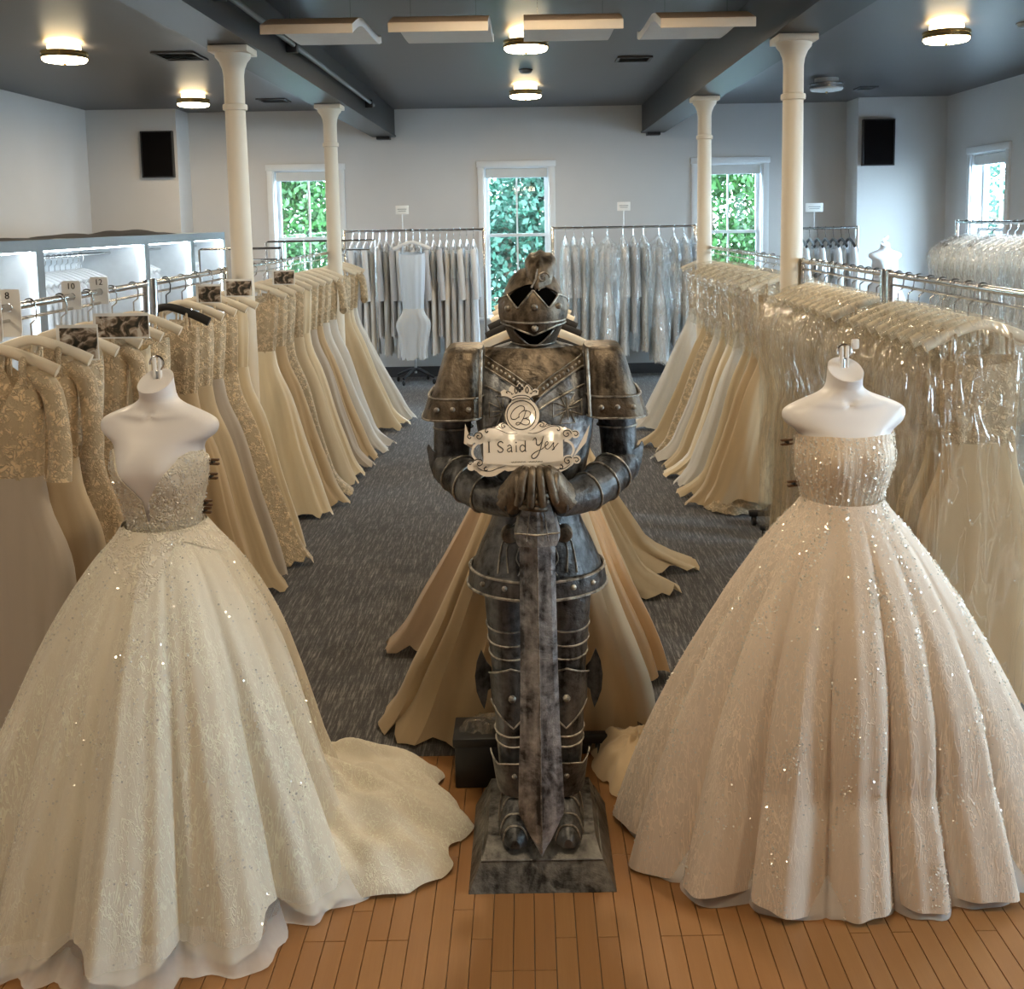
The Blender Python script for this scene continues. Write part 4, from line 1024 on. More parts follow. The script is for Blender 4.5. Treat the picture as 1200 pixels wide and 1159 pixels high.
# ---- left gown: plunging beaded bodice, full tulle skirt, train to the right
gl = thing('wedding_gown', 'ivory ball gown with plunging beaded bodice and sequined tulle skirt at left', 'gown', (-1.115, 3.05, 0), 0, 'gowns worn by the front mannequins')
def topL(th, x):
    fr = np.clip(-np.sin(th), 0, 1); ax = np.abs(x)
    f = np.interp(ax, [0, .006, .012, .035, .07, .105, .125, .15], [1.035, 1.06, 1.13, 1.165, 1.215, 1.262, 1.275, 1.265])
    return np.where(np.sin(th) < 0.05, f, 1.265 - .06*np.clip(np.sin(th), 0, 1))
o = inst('bodice', bodice_mesh(topL, 'gown_left_bodice', .965), gl); o.rotation_euler = (0, 0, math.radians(-10))
def foldL(th):
    g = np.abs(np.cos(6.5*th + .6 + .5*np.sin(2*th + 1) + .3*np.sin(3*th))) ** .7*2 - 1.25
    return g + .30*np.cos(25*th + 2*np.sin(3*th)) + .14*np.cos(47*th)
def dirL(th):
    return 1 + .02*angbump(th, -PI/2 - .1, .6) + .10*angbump(th, PI + .35, .5) - .12*angbump(th, 0.1, .6) - .16*angbump(th, PI/2, .8) + .06*angbump(th, -.5, .35)
def hemL(th): return .010 + .022*np.sin(7*th + 1) + .016*np.cos(15*th) + .03*np.clip(-np.cos(6.5*th*2 + 1.2), 0, 1)
RZL = [1.045, 1.00, .95, .88, .80, .68, .55, .40, .25, .12, .0]; RRL = [.112, .150, .195, .245, .293, .352, .402, .455, .508, .550, .585]
ROWS_L = rows = skirt_rows(RZL, RRL, dirL, 1.04, foldL, .095, hemf=hemL, p=.75)
MB().grid(rows, wrap=True).build('skirt', MAT['gown_left_skirt'], gl, ang=85)
# second, sheer layer spreading at the hem
th = np.linspace(0, 2*PI, 261)[:-1]; rows = []; dL, gL = dirL(th), foldL(th)
def skL(z, g_, d_):
    t = np.clip((1.04 - z)/1.03, 0, 1); return smoothi(z, RZL[::-1], RRL[::-1])*(1 + (d_ - 1)*np.minimum(1, t*1.4)**1.2)*(1 + .095*t**.75*g_)
for t in np.linspace(0, 1, 20):
    z = .085*(1-t) + .006
    rr = skL(z, gL, dL) + .014 + .012*t + t**2*(.040 + .03*np.sin(5*th + 2) + .02*np.sin(13*th))
    rows.append(np.stack([rr*np.cos(th), rr*np.sin(th), np.maximum(z + .010*np.sin(19*th)*t**6, .004)], 1))
MB().grid(rows, wrap=True).build('tulle_overlay', MAT['sheer_layer'], gl, ang=85)
# beaded basque point running down from the bodice onto the skirt
rows = []; zb_ = .985 - .11*angbump(th, -PI/2 + .06, .30) - .03*np.cos(3*th)
for t in np.linspace(0, 1, 12):
    z = 1.042 + t*(zb_ - 1.042); rr = skL(z, gL, dL) + .010 - .007*t
    rows.append(np.stack([rr*np.cos(th), rr*np.sin(th), z], 1))
MB().grid(rows, wrap=True).build('basque', MAT['gown_left_bodice'], gl, ang=85)
# the train, heaped on the floor towards the knight
def train_mesh():
    m, n = 110, 34; rows = []
    ang = np.linspace(-.62, .95, m)           # fan of directions from the gown's axis
    reach = np.interp(ang, [-.62, -.45, -.28, -.1, .05, .2, .4, .6, .78, .95], [.58, .70, .84, .89, .895, .87, .85, .80, .70, .60])
    reach = reach*(1 + .025*np.sin(17*ang) + .02*np.sin(31*ang + 1))
    for i in range(n):
        t = i/(n-1)
        rr = .40 + t*(reach - .40)
        hgt = np.interp(ang, [-.62, -.3, .1, .5, .95], [.05, .13, .19, .17, .06])
        env = np.clip((1 - t**2.4), 0, 1)**.75 * np.interp(t, [0, .3, 1], [1.25, 1.0, .9])
        wr = .35*np.sin(13*ang + 5*t) + .3*np.sin(23*ang - 8*t + 1) + .35*np.sin(15*t + 3*np.sin(4*ang)) + .22*np.sin(41*ang + 13*t)
        z = hgt*env*(1 + .24*wr) + .012*np.abs(np.sin(29*ang + 7*t)) + .004
        rows.append(np.stack([rr*np.cos(ang), rr*np.sin(ang), z], 1))
    return MB().grid(rows).mesh('train', MAT['gown_left_skirt'], ang=85)
inst('train', train_mesh(), gl)
def sequins(rows, n, seed, parent, zmax=9, tilt=.45, size=(.0020, .0042), bands=None, rot=0.0):
    """tiny tilted facets sewn over a skirt or bodice given by its rows of points"""
    r = np.random.default_rng(seed); R = np.array(rows); nr, m = R.shape[:2]
    ctr = R.mean(axis=1, keepdims=True)
    N = 0; P = []; Q = []
    u = r.uniform(0, nr - 1.001, n*3); v = r.uniform(0, m, n*3)
    if bands:   # thicker along wandering strands
        k, wob = bands; ph = v/m*2*PI + wob*np.sin(u*.21 + 3*np.sin(v/m*25)); keep = r.uniform(0, 1, n*3) < (.12 + .88*np.clip(np.cos(k*ph), 0, 1)**3)*(.35 + .65*(np.sin(u*.13 + 5*v/m*6.28) > -.2))
        u, v = u[keep], v[keep]
    u, v = u[:n], v[:n]; i = u.astype(int); j = v.astype(int) % m; fu = (u - i)[:, None]; fv = (v - v.astype(int))[:, None]
    A = R[i, j]; B = R[i+1, j]; D = R[i, (j+1) % m]
    p = A + (B - A)*fu + (D - A)*fv
    nn = np.cross(D - A, B - A); nn /= np.linalg.norm(nn, axis=1)[:, None] + 1e-9
    flip = np.sum(nn*(p - ctr[i, 0]), 1) < 0; nn[flip] *= -1
    front = nn[:, 1] < .35; p, nn = p[front], nn[front]; n = len(p)
    p = p + nn*.0025
    t = nn + r.normal(size=(n, 3))*tilt; t /= np.linalg.norm(t, axis=1)[:, None]
    a = np.cross(t, r.normal(size=(n, 3))); a /= np.linalg.norm(a, axis=1)[:, None]; b = np.cross(t, a)
    s = r.uniform(*size, n)[:, None]
    V = np.stack([p + a*s, p + b*s, p - a*s, p - b*s], 1).reshape(-1, 3)
    me = bpy.data.meshes.new('sequins'); me.from_pydata(V.tolist(), [], np.arange(4*n).reshape(-1, 4).tolist()); me.materials.append(MAT['sequin']); me.update()
    o = inst('sequins', me, parent); o['kind'] = 'stuff'; o.rotation_euler = (0, 0, rot); return o
def bodice_rows(topf, zlow, off):
    th = np.linspace(0, 2*PI, 121)[:-1]; xt, _ = torso_xy(th, np.full(len(th), 1.22)); top = topf(th, xt) - .004; out = []
    for t in np.linspace(0, 1, 24):
        z = zlow + t*(top - zlow); x, y = torso_xy(th, np.clip(z, .98, 1.29), off); out.append(np.stack([x, y, z], 1))
    return out
sequins(ROWS_L, 5200, 1, gl, bands=(24, .12), tilt=.55)
sequins(bodice_rows(topL, 1.03, .008), 1800, 2, gl, tilt=.55, rot=math.radians(-10))
def clip(x, y, z, rz, label, group):
    r = thing('clip', label, 'clip', (x, y, z), rz, group)
    MB().bbox(-.002, .036, -.006, .006, .003, .010, .002).build('jaw', MAT['clip_brown'], r); MB().bbox(-.002, .036, -.006, .006, -.010, -.003, .002).build('jaw', MAT['clip_brown'], r)
    MB().tube([(.016, -.007, 0), (.016, .007, 0)], .005, 8).build('spring', MAT['black_plastic'], r)
for k, (z, dx) in enumerate(((1.222, .135), (1.178, .128), (1.095, .108), (1.072, .104))):
    clip(-1.115 + dx + .004, 3.06, z, -.2, ['topmost brown clip at the back of the left gown', 'second brown clip from the top on the left gown', 'third brown clip from the top on the left gown', 'lowest brown clip on the left gown'][k], 'clips on the left gown')

# ---- right gown: strapless sequined column bodice and wide glitter skirt
gr = thing('wedding_gown', 'blush strapless ball gown covered in sequins at right', 'gown', (.955, 3.05, 0), 0, 'gowns worn by the front mannequins')
def topR(th, x): return 1.288 + .0015*np.cos(6*th) - .03*np.clip(np.sin(th), 0, 1)
o = inst('bodice', bodice_mesh(topR, 'gown_right_bodice', 1.02, off=.007, rib=.0026), gr); o.rotation_euler = (0, 0, math.radians(4))
def foldR(th):
    g = np.abs(np.cos(8.0*th + .9 + .6*np.sin(2*th) + .2*np.sin(5*th))) ** .6*2 - 1.3
    return g + .16*np.cos(33*th + 1)
def dirR(th): return 1 + .06*angbump(th, PI, .6) + .05*angbump(th, 0, .7) - .30*angbump(th, -PI/2 - .25, .75) - .20*angbump(th, -PI/2 + .55, .6) - .34*angbump(th, PI/2, .95)
def hemR(th): return .012 + .012*np.sin(5*th + 1) + .010*np.cos(8*th)
RZR = [1.09, 1.04, .99, .92, .84, .75, .62, .48, .32, .16, .0]; RRR = [.115, .150, .192, .245, .298, .355, .425, .492, .555, .605, .645]
ROWS_R = rows = skirt_rows(RZR, RRR, dirR, 1.085, foldR, .098, hemf=hemR, p=.6, start=.03)
MB().grid(rows, wrap=True).build('skirt', MAT['gown_right_skirt'], gr, ang=85)
th = np.linspace(0, 2*PI, 261)[:-1]; rows = []
for t in np.linspace(0, 1, 6):
    z = .10*(1-t) + .004; rad = smoothi(z, RZR[::-1], RRR[::-1])*dirR(th)
    rr = rad*(.965 + .05*foldR(th)) + t*(.012 + .012*np.sin(9*th))
    rows.append(np.stack([rr*np.cos(th), rr*np.sin(th), np.maximum(z + .004*np.sin(23*th)*t, .003)], 1))
MB().grid(rows, wrap=True).build('underskirt', MAT['sheer_tulle'], gr, ang=85)
for k, (z, dx) in enumerate(((1.25, -.146), (1.12, -.124))):
    clip(.955 + dx - .004, 3.08, z, PI + .3, ['upper dark clip at the side of the right gown', 'lower dark clip at the side of the right gown'][k], 'clips on the right gown')
sequins(ROWS_R, 12000, 3, gr, bands=(17, .10), tilt=.55)
sequins(bodice_rows(topR, 1.06, .0105), 2800, 4, gr, bands=(44, .0), tilt=.55, rot=math.radians(4))
# small gown on the display torso by the far pier
gs = thing('wedding_gown', 'small sparkling white gown on the display torso by the right pier', 'gown', (4.12, 11.75, .12))
inst('bodice', bodice_mesh(topR, 'far_white', 1.02, off=.007), gs)
rows = skirt_rows(RZR, [min(r_*.62 + .044, .34) for r_ in RRR], lambda th: 1 + 0*th, 1.085, foldR, .06, n=24, m=120)
MB().grid(rows, wrap=True).build('skirt', MAT['far_white'], gs, ang=85)
# ================================================================== the knight
KX, KY = .02, 2.98
kn = thing('knight_statue', 'dark pewter suit of armor statue standing on a block in the middle', 'statue', (KX, KY, 0))
def loft(rows, seg=40, p=1.0, cap0=True, cap1=True, mb=None, y_sq=1.0):
    th = np.linspace(0, 2*PI, seg + 1)[:-1]
    P = [np.stack([r[3] + r[1]*sgnp(np.cos(th), p), r[4] + r[2]*sgnp(np.sin(th), p), np.full(seg, r[0])], 1) for r in rows]
    return (mb or MB()).grid(P, wrap=True, cap0=cap0, cap1=cap1)
def fine(keys, n, p=1.0, seg=40, **k):
    K = np.array(keys, float); z = np.linspace(K[0, 0], K[-1, 0], n); up = K[-1, 0] > K[0, 0]
    KK = K if up else K[::-1]
    rows = [[zz] + [float(smoothi(zz, KK[:, 0], KK[:, j])) for j in range(1, 5)] for zz in z]
    return loft(rows, seg, p, **k)
def patch(fn, f0, f1, ztop, zbot, off, n=40, m=8, mb=None, th=.004):
    """thin plate lying on the surface fn(phi, z, off)"""
    ph = np.linspace(f0, f1, n); out = []
    for o in (off, off - th):
        out.append([[fn(a, ztop(a) + (zbot(a) - ztop(a))*t, o) for a in ph] for t in np.linspace(0, 1, m)])
    A, B = out
    ringp = [A[i] + B[i][::-1] for i in range(m)]
    return (mb or MB()).grid(ringp, wrap=True, cap0=False, cap1=False)
def rivet(mb, c, r=.007): mb.ball(c, r, 8, 5, (1, .8, 1))
ARM, BRZ, BRT, EDG, BSE = MAT['armor'], MAT['armor_bronze'], MAT['armor_bright'], MAT['armor_edge'], MAT['armor_base']
m = MB(); m.frus((-.215, .215, -.205, .25, 0), (-.178, .178, -.165, .23, .075)); m.build('plinth', BSE, kn, False)
m = MB(); m.frus((-.176, .176, -.162, .228, .074), (-.160, .160, -.10, .215, .112)); m.build('mound', BSE, kn, False)
m = MB(); m.tube([(-.178, -.165, .075), (0, -.165, .075), (.178, -.165, .075)], .0035, 6); m.build('plinth_edge', ARM, kn)

for sx in (-1, 1):
    lx = lambda z: sx*float(np.interp(z, [.1, .4, .58, .95], [.074, .078, .082, .092]))
    lr = lambda z: float(np.interp(z, [.10, .22, .30, .40, .48, .58, .70, .95], [.044, .046, .050, .056, .055, .059, .066, .078]))
    # boot with toe plates
    P = []
    for t in np.linspace(0, 1, 22):
        y = .075 - t*.235; w_ = float(np.interp(t, [0, .1, .4, .7, .9, 1], [.022, .042, .050, .047, .034, .014])); h = float(np.interp(t, [0, .08, .3, .5, .72, .92, 1], [.05, .17, .15, .105, .062, .036, .020]))
        h += .006*abs(math.sin(t*14))
        P.append([(sx*.078 + w_*float(sgnp(math.cos(a), .8)), y, .108 + h*max(0.0, math.sin(a))**1.25) for a in np.linspace(0, PI, 19)])
    m = MB().grid(P, wrap=True, cap0=True, cap1=True); m.build('boot', ARM, kn)
    m = MB()
    for t, h, w_ in ((.40, .132, .052), (.56, .097, .049), (.72, .066, .046), (.86, .048, .036)):
        y = .075 - t*.235; m.tube([(sx*.078 + w_*float(sgnp(math.cos(a), .7)), y, .111 + h*max(0.0, math.sin(a))**1.25) for a in np.linspace(0, PI, 18)], .003, 6)
    m.build('boot_trim', EDG, kn)
    # ankle guard, flared points
    fn = lambda a, z, o: (sx*.078 + (.050 + .014*np.clip((z - .23)/.1, 0, 1.2) + o)*math.sin(a), -.012 - (.052 + .026*np.clip((z - .23)/.1, 0, 1.2) + o)*math.cos(a), z)
    zt = lambda a: .325 + .020*abs(math.cos(2.0*a)) * (1 if abs(a) < .8 else .6) + .010*abs(a) - .012
    zb = lambda a: .235 - .02*math.cos(a)
    patch(fn, -1.55, 1.55, zt, zb, .006).build('ankle_guard', ARM, kn)
    m = MB(); m.tube([fn(a, zt(a), .006) for a in np.linspace(-1.55, 1.55, 30)], .0026, 5); rivet(m, fn(0, .29, .008), .008); m.build('ankle_trim', EDG, kn)
    # leg
    rows = [[z, lr(z), lr(z)*1.05, lx(z), .0] for z in np.linspace(.14, .97, 40)]
    loft(rows, 32).build('leg', ARM, kn)
    sf = lambda a, z, o: (lx(z) + (lr(z) + o)*math.sin(a), -(lr(z)*1.05 + o)*math.cos(a), z)
    m = MB()
    for zz in (.735, .690, .648, .405, .372):
        m = MB(); m.tube([sf(a, zz + .008*math.cos(a)*(-1), .001) for a in np.linspace(-1.75, 1.75, 24)], .0032, 6); m.build('leg_band', EDG, kn)
    # knee plate with pointed ends
    zt = lambda a: .588 + .030*(1 - abs(a)/1.2); zb = lambda a: .505 - .075*(1 - abs(a)/1.2)
    patch(sf, -1.2, 1.2, zt, zb, .012).build('knee_plate', ARM, kn)
    m = MB(); m.tube([sf(a, zt(a), .013) for a in np.linspace(-1.2, 1.2, 25)], .003, 6); m.tube([sf(a, zb(a), .013) for a in np.linspace(-1.2, 1.2, 25)], .0028, 6); rivet(m, sf(0, .525, .016), .012); m.build('knee_trim', EDG, kn)
    poly = [(.0, .035), (.014, .055), (.030, .098), (.044, .062), (.050, .02), (.046, -.03), (.034, -.068), (.024, -.092), (.016, -.062), (.012, -.035), (0, -.028)]
    wx, wy = sx*(.082 + .062), .0
    MB().prism([(sx*u, v) for u, v in poly], lambda u, v, t: (wx + u, wy + .02 - abs(u)*.45 + t*.006, .545 + v)).build('knee_wing', ARM, kn, ang=30)

# skirt of the armor
SK = [(.86, .200, .155, 0, 0), (.90, .196, .150, 0, 0), (.98, .168, .130, 0, 0), (1.05, .136, .108, 0, 0), (1.12, .118, .096, 0, 0)]
fine(SK, 18, seg=48, cap0=True, cap1=False).build('fauld', ARM, kn)
def ringpts(z, a, b, n=49): return [(a*math.cos(t), b*math.sin(t), z + .006*math.sin(t)) for t in np.linspace(0, 2*PI, n)[:-1]]
m = MB(); loft([[.862, .206, .161, 0, 0], [.866, .208, .163, 0, 0], [.912, .201, .157, 0, 0], [.916, .196, .151, 0, 0]], 48, cap0=False, cap1=False, mb=m); m.build('fauld_band', ARM, kn)
m = MB(); m.tube(ringpts(.864, .209, .164), .0045, 6, closed=True); m.tube(ringpts(.915, .202, .158), .004, 6, closed=True)
for a in (-2.45, -2.05, -1.05, -.68): rivet(m, (.207*math.cos(a), .162*math.sin(a), .889), .0085)
m.build('fauld_trim', EDG, kn)
def fauld_pt(x, z, o=.002):
    a = float(smoothi(z, [k[0] for k in SK], [k[1] for k in SK])); b = float(smoothi(z, [k[0] for k in SK], [k[2] for k in SK]))
    return (x, -(b*math.sqrt(max(.02, 1 - (x/a)**2)) + o), z)
for sx in (-1, 1):
    m = MB(); m.tube([fauld_pt(sx*x, z) for x, z in catmull([(.045, 1.08), (.085, 1.04), (.105, .99), (.115, .925)], 5)], .0026, 5)
    m.tube([fauld_pt(sx*x, z) for x, z in catmull([(.075, 1.03), (.088, .99), (.085, .93)], 5)], .002, 5)
    m.tube([fauld_pt(sx*x, z) for x, z in catmull([(.052, 1.0), (.060, .97), (.048, .945), (.056, .925)], 5)], .002, 5)
    m.build('fauld_engraving', EDG, kn)
for sx in (-1, 1):
    c = fauld_pt(sx*.078, 1.035, .0); mb = MB()
    P = [[(c[0] + r*math.cos(a), c[1] + y, c[2] + r*math.sin(a)) for a in np.linspace(0, 2*PI, 17)[:-1]] for r, y in ((.026, .012), (.026, -.012), (.022, -.018), (.010, -.021), (.002, -.022))]
    mb.grid(P, wrap=True, cap0=True, cap1=True).build('boss', BRZ, kn)

# breastplate
TK = [(1.07, .120, .098, 0, 0), (1.15, .135, .108, 0, 0), (1.25, .158, .125, 0, 0), (1.34, .172, .136, 0, 0), (1.42, .176, .134, 0, 0), (1.50, .170, .112, 0, 0), (1.55, .150, .085, 0, .0), (1.575, .10, .065, 0, 0), (1.585, .06, .055, 0, 0)]
fine(TK, 34, seg=56, p=.9).build('breastplate', BRT, kn)
def chest(x, z, o=.002):
    a = float(smoothi(z, [k[0] for k in TK], [k[1] for k in TK])); b = float(smoothi(z, [k[0] for k in TK], [k[2] for k in TK]))
    q = min(.985, abs(x)/a); return (x, -(b*(1 - q**(2/.9))**(.45) + o), z)
# gorget plate over the shoulders with a pointed neckline
def gz(x): return 1.425 + .095*min(1, abs(x)/.14)**.75
xs = np.linspace(-.142, .142, 41)
P = [[chest(x, gz(x) + (1.572 - gz(x))*t, .006) for x in xs] for t in np.linspace(0, 1, 12)]
MB().grid(P).build('gorget', BRZ, kn)
m = MB()
m.tube([chest(x, gz(x), .007) for x in xs], .0032, 6); m.tube([chest(x, gz(x) + .030, .007) for x in xs], .0022, 6); m.tube([chest(x, gz(x) - .032 - .02*(abs(x)/.14), .003) for x in xs], .0032, 6)
for x in np.linspace(-.13, .13, 23):
    if abs(x) > .012: m.ball(chest(x, gz(x) + .015, .008), .0045, 6, 4, (1, .6, 1.3))
m.build('neckline_trim', EDG, kn)
def cross(cx, cz, s):
    m = MB(); w0, w1 = .16*s, .52*s; pts = []
    for k in range(4):
        a = k*PI/2
        for u, v in ((w0, w0), (w1, s), (-w1, s), (-w0, w0)): pts.append((u*math.cos(a) - v*math.sin(a), u*math.sin(a) + v*math.cos(a)))
    m.tube([chest(cx + u, cz + v, .002) for u, v in pts], .0026, 5, closed=True)
    for k in range(4):
        a = k*PI/2 + .1; m.tube([chest(cx, cz, .002), chest(cx + .8*s*math.cos(a), cz + .8*s*math.sin(a), .002)], .0018, 5)
    m.tube([chest(cx - .5*s, cz - .5*s, .002), chest(cx + .5*s, cz + .5*s, .002)], .0018, 5)
    m.build('cross_emblem', EDG, kn)
cross(-.088, 1.40, .042); cross(.092, 1.405, .042)
MB().lathe([(.062, 1.56), (.066, 1.575), (.062, 1.592), (.058, 1.61)], seg=32, cap0=False, cap1=False).build('collar', BRZ, kn)

# helmet
HK = [(1.555, .046, .052, 0, 0), (1.585, .058, .068, 0, -.004), (1.62, .073, .088, 0, -.006), (1.665, .0895, .102, 0, -.004), (1.71, .0885, .101, 0, 0), (1.75, .076, .088, 0, .003), (1.782, .052, .062, 0, .006), (1.80, .020, .025, 0, .008), (1.803, .004, .005, 0, .008)]
HZ = [k[0] for k in HK]
def helm(a, z, o=0.0):
    rx = float(smoothi(z, HZ, [k[1] for k in HK])) + o; ry = float(smoothi(z, HZ, [k[2] for k in HK])) + o; cy = float(smoothi(z, HZ, [k[4] for k in HK]))
    return (rx*math.sin(a), cy - ry*math.cos(a), z)
fine(HK, 32, seg=44).build('helmet', BRZ, kn)
d = PI/180
et = lambda a: 1.757 - .034*(a/(50*d))**2; eb = lambda a: 1.684
patch(helm, -50*d, 50*d, et, eb, .0015, th=.002).build('eye_slot_shade', MAT['slot_shade_black'], kn)  # no hole here: a black patch paints the shade of the eye opening
vt = lambda a: float(np.interp(abs(a)/d, [0, 25, 48, 70, 90], [1.742, 1.690, 1.726, 1.716, 1.70])); vb = lambda a: 1.636 - .024*max(0, 1 - abs(a)/(46*d)) + .004*abs(a)
patch(helm, -88*d, 88*d, vt, vb, .011, n=73).build('visor', BRZ, kn)
mb_ = lambda a: 1.625 - .046*math.cos(min(PI/2, abs(a)/(44*d)*PI/2))
patch(helm, -44*d, 44*d, vb, mb_, .0015, th=.002).build('mouth_slot_shade', MAT['slot_shade_black'], kn)  # likewise a black patch for the shade of the mouth opening
patch(helm, -85*d, 85*d, lambda a: mb_(a) if abs(a) < 44*d else 1.632, lambda a: 1.562 + .012*abs(a), .007, n=60).build('chin_guard', BRZ, kn)
patch(helm, -56*d, 56*d, lambda a: et(a*50/56) + .020, lambda a: et(a*50/56), .006, n=50, m=4).build('brow', BRZ, kn)
m = MB(); aa = np.linspace(-88*d, 88*d, 72)
m.tube([helm(a, vt(a), .012) for a in aa], .0028, 6); m.tube([helm(a, vb(a), .012) for a in aa], .0025, 6); m.tube([helm(a, 1.655 - .006*math.cos(a), .013) for a in np.linspace(-60*d, 66*d, 40)], .003, 6)
m.tube([helm(a, mb_(a), .008) for a in np.linspace(-44*d, 44*d, 30)], .0024, 6); m.tube([helm(a, 1.588 - .006*math.cos(a), .009) for a in np.linspace(-70*d, 70*d, 30)], .002, 6)
m.build('visor_trim', EDG, kn)
m = MB()
for a, z in ((2*d, 1.695), (-44*d, 1.690), (44*d, 1.694), (2*d, 1.634)): m.ball(helm(a, z, .013), .0095, 10, 6)
m.build('visor_rivet', EDG, kn)
# curled plume on top
path = catmull([(-.098, 1.752), (-.088, 1.785), (-.062, 1.822), (-.02, 1.846), (.03, 1.845), (.08, 1.82), (.115, 1.775)], 5); hw = np.interp(np.linspace(0, 1, len(path)), [0, .18, .45, .7, 1], [.012, .034, .046, .04, .012])
A, B = [], []
for i, (y, z) in enumerate(path):
    cxp = .012 + .012*math.sin(i/len(path)*3)
    A.append([(cxp + u*hw[i], y + .018*u*u, z - .020*u*u + .003*math.cos(9*u)) for u in np.linspace(-1, 1, 13)]); B.append([(p[0], p[1] + .004, p[2] - .009) for p in A[-1]])
MB().grid([A[i] + B[i][::-1] for i in range(len(A))], wrap=True, cap0=True, cap1=True).build('plume', BRZ, kn)
m = MB(); m.tube([(.030 + (.018 - .002*t)*math.cos(t*1.0), -.094, 1.775 + (.018 - .002*t)*math.sin(t*1.0)) for t in np.linspace(0, 8.5, 40)], .003, 6)
m.tube([(-.005, -.104, 1.748), (.008, -.100, 1.772), (.012, -.092, 1.80)], .003, 6); m.build('plume_curl', EDG, kn)

# pauldrons, arms, elbows, hands
for sx in (-1, 1):
    rows = [[1.385, .082, .135, sx*.232, 0], [1.42, .078, .132, sx*.226, 0], [1.47, .070, .124, sx*.217, 0], [1.53, .062, .112, sx*.207, 0], [1.562, .057, .104, sx*.202, 0], [1.574, .050, .092, sx*.198, 0], [1.578, .030, .05, sx*.196, 0]]
    loft(rows, 40, p=.55).build('pauldron', BRZ, kn, ang=50)
    m = MB(); loft([[1.378, .088, .141, sx*.236, 0], [1.380, .090, .143, sx*.236, 0], [1.438, .081, .138, sx*.226, 0], [1.441, .076, .131, sx*.225, 0]], 40, p=.55, cap0=False, cap1=False, mb=m); m.build('pauldron_band', BRZ, kn, ang=50)
    m = MB(); th = np.linspace(0, 2*PI, 41)[:-1]
    for z, a, b, cx in ((1.379, .091, .144, .236), (1.440, .082, .139, .226)): m.tube([(sx*cx + a*float(sgnp(math.cos(t), .55)), b*float(sgnp(math.sin(t), .55)), z) for t in th], .003, 6, closed=True)
    m.tube([(sx*(.155 - .006*t), -.138 + .030*t**2, 1.385 + .19*t) for t in np.linspace(0, 1, 9)], .0055, 6)
    for dx in (-.045, .0, .045): rivet(m, (sx*.232 + dx, -.140, 1.41), .008)
    m.build('pauldron_trim', EDG, kn)
    ux = sx*.235
    MB().tube(catmull([(ux, .0, 1.42), (sx*.243, .0, 1.34), (sx*.247, -.01, 1.25), (sx*.243, -.03, 1.205)], 5), list(np.linspace(.058, .050, 16)), 18).build('upper_arm', ARM, kn)
    fa_ = catmull([(sx*.243, -.02, 1.215), (sx*.20, -.075, 1.188), (sx*.135, -.145, 1.165), (sx*.06, -.195, 1.158)], 6)
    MB().tube(fa_, list(np.interp(np.linspace(0, 1, len(fa_)), [0, .25, .6, 1], [.052, .060, .055, .044])), 20).build('forearm', ARM, kn)
    for z in (1.365, 1.335): MB().tube([(sx*.242 + .058*math.cos(t), .0 + .058*math.sin(t), z) for t in np.linspace(0, 2*PI, 25)[:-1]], .003, 6, closed=True).build('arm_band', EDG, kn)
    for q, rr in ((.2, .0605), (.42, .061), (.62, .057)):
        i = int(q*len(fa_)); c = Vector(fa_[i]); dv = (Vector(fa_[i+1]) - c).normalized(); e1 = dv.orthogonal().normalized(); e2 = dv.cross(e1)
        MB().tube([c + (e1*math.cos(t) + e2*math.sin(t))*rr for t in np.linspace(0, 2*PI, 25)[:-1]], .0028, 6, closed=True).build('arm_band', EDG, kn)
    MB().ball((sx*.246, -.02, 1.215), .060, 16, 10, (1, 1.05, 1)).build('elbow_cop', ARM, kn)
    poly = [(.0, -.05), (.018, -.035), (.034, .0), (.043, .05), (.036, .062), (.02, .045), (.0, .04)]
    MB().prism([(sx*u, v) for u, v in poly], lambda u, v, t: (sx*.285 + u*.8, -.045 + abs(u)*.6 + t*.007, 1.225 + v)).build('elbow_wing', ARM, kn, ang=30)
    # gauntlet: back of the hand, four curled fingers and a thumb
    g = MB(); g.tube(catmull([(sx*.082, -.185, 1.158), (sx*.062, -.20, 1.185), (sx*.040, -.215, 1.225), (sx*.022, -.225, 1.245)], 4), list(np.interp(np.linspace(0, 1, 13), [0, .4, 1], [.046, .040, .028])), 16)
    go = g.build('gauntlet', BRZ, kn)
    for k in range(4):
        f = MB(); L = (.92, 1.0, .98, .86)[k]
        if sx > 0:   # the upper hand drapes its fingers down over the grip
            u = (-.030, -.010, .010, .030)[k]; f.tube(catmull([(u*.9, -.222, 1.252), (u, -.250, 1.258), (u*1.25, -.262, 1.235), (u*1.5, -.266, 1.235 - .045*L), (u*1.75, -.262, 1.235 - .075*L)], 3), [.0125]*9 + [.0125, .012, .0115, .0095], 10)
        else:        # the lower hand closes round it
            z0 = 1.205 - k*.018; f.tube(catmull([(sx*.044, -.222, z0), (sx*.030*L, -.240, z0 + .002), (-sx*.004*L, -.246, z0), (-sx*.026*L, -.238, z0 - .002), (-sx*.030*L, -.220, z0 - .003)], 3), [.0095]*10 + [.009, .0085, .007], 8)
        f.build('finger', BRZ, go)
    f = MB(); f.tube(catmull([(sx*.050, -.205, 1.225), (sx*.052, -.232, 1.240), (sx*.050, -.250, 1.222), (sx*.052, -.258, 1.200)], 3), [.0115]*6 + [.0105, .010, .009, .0075], 8); f.build('thumb', BRZ, go)

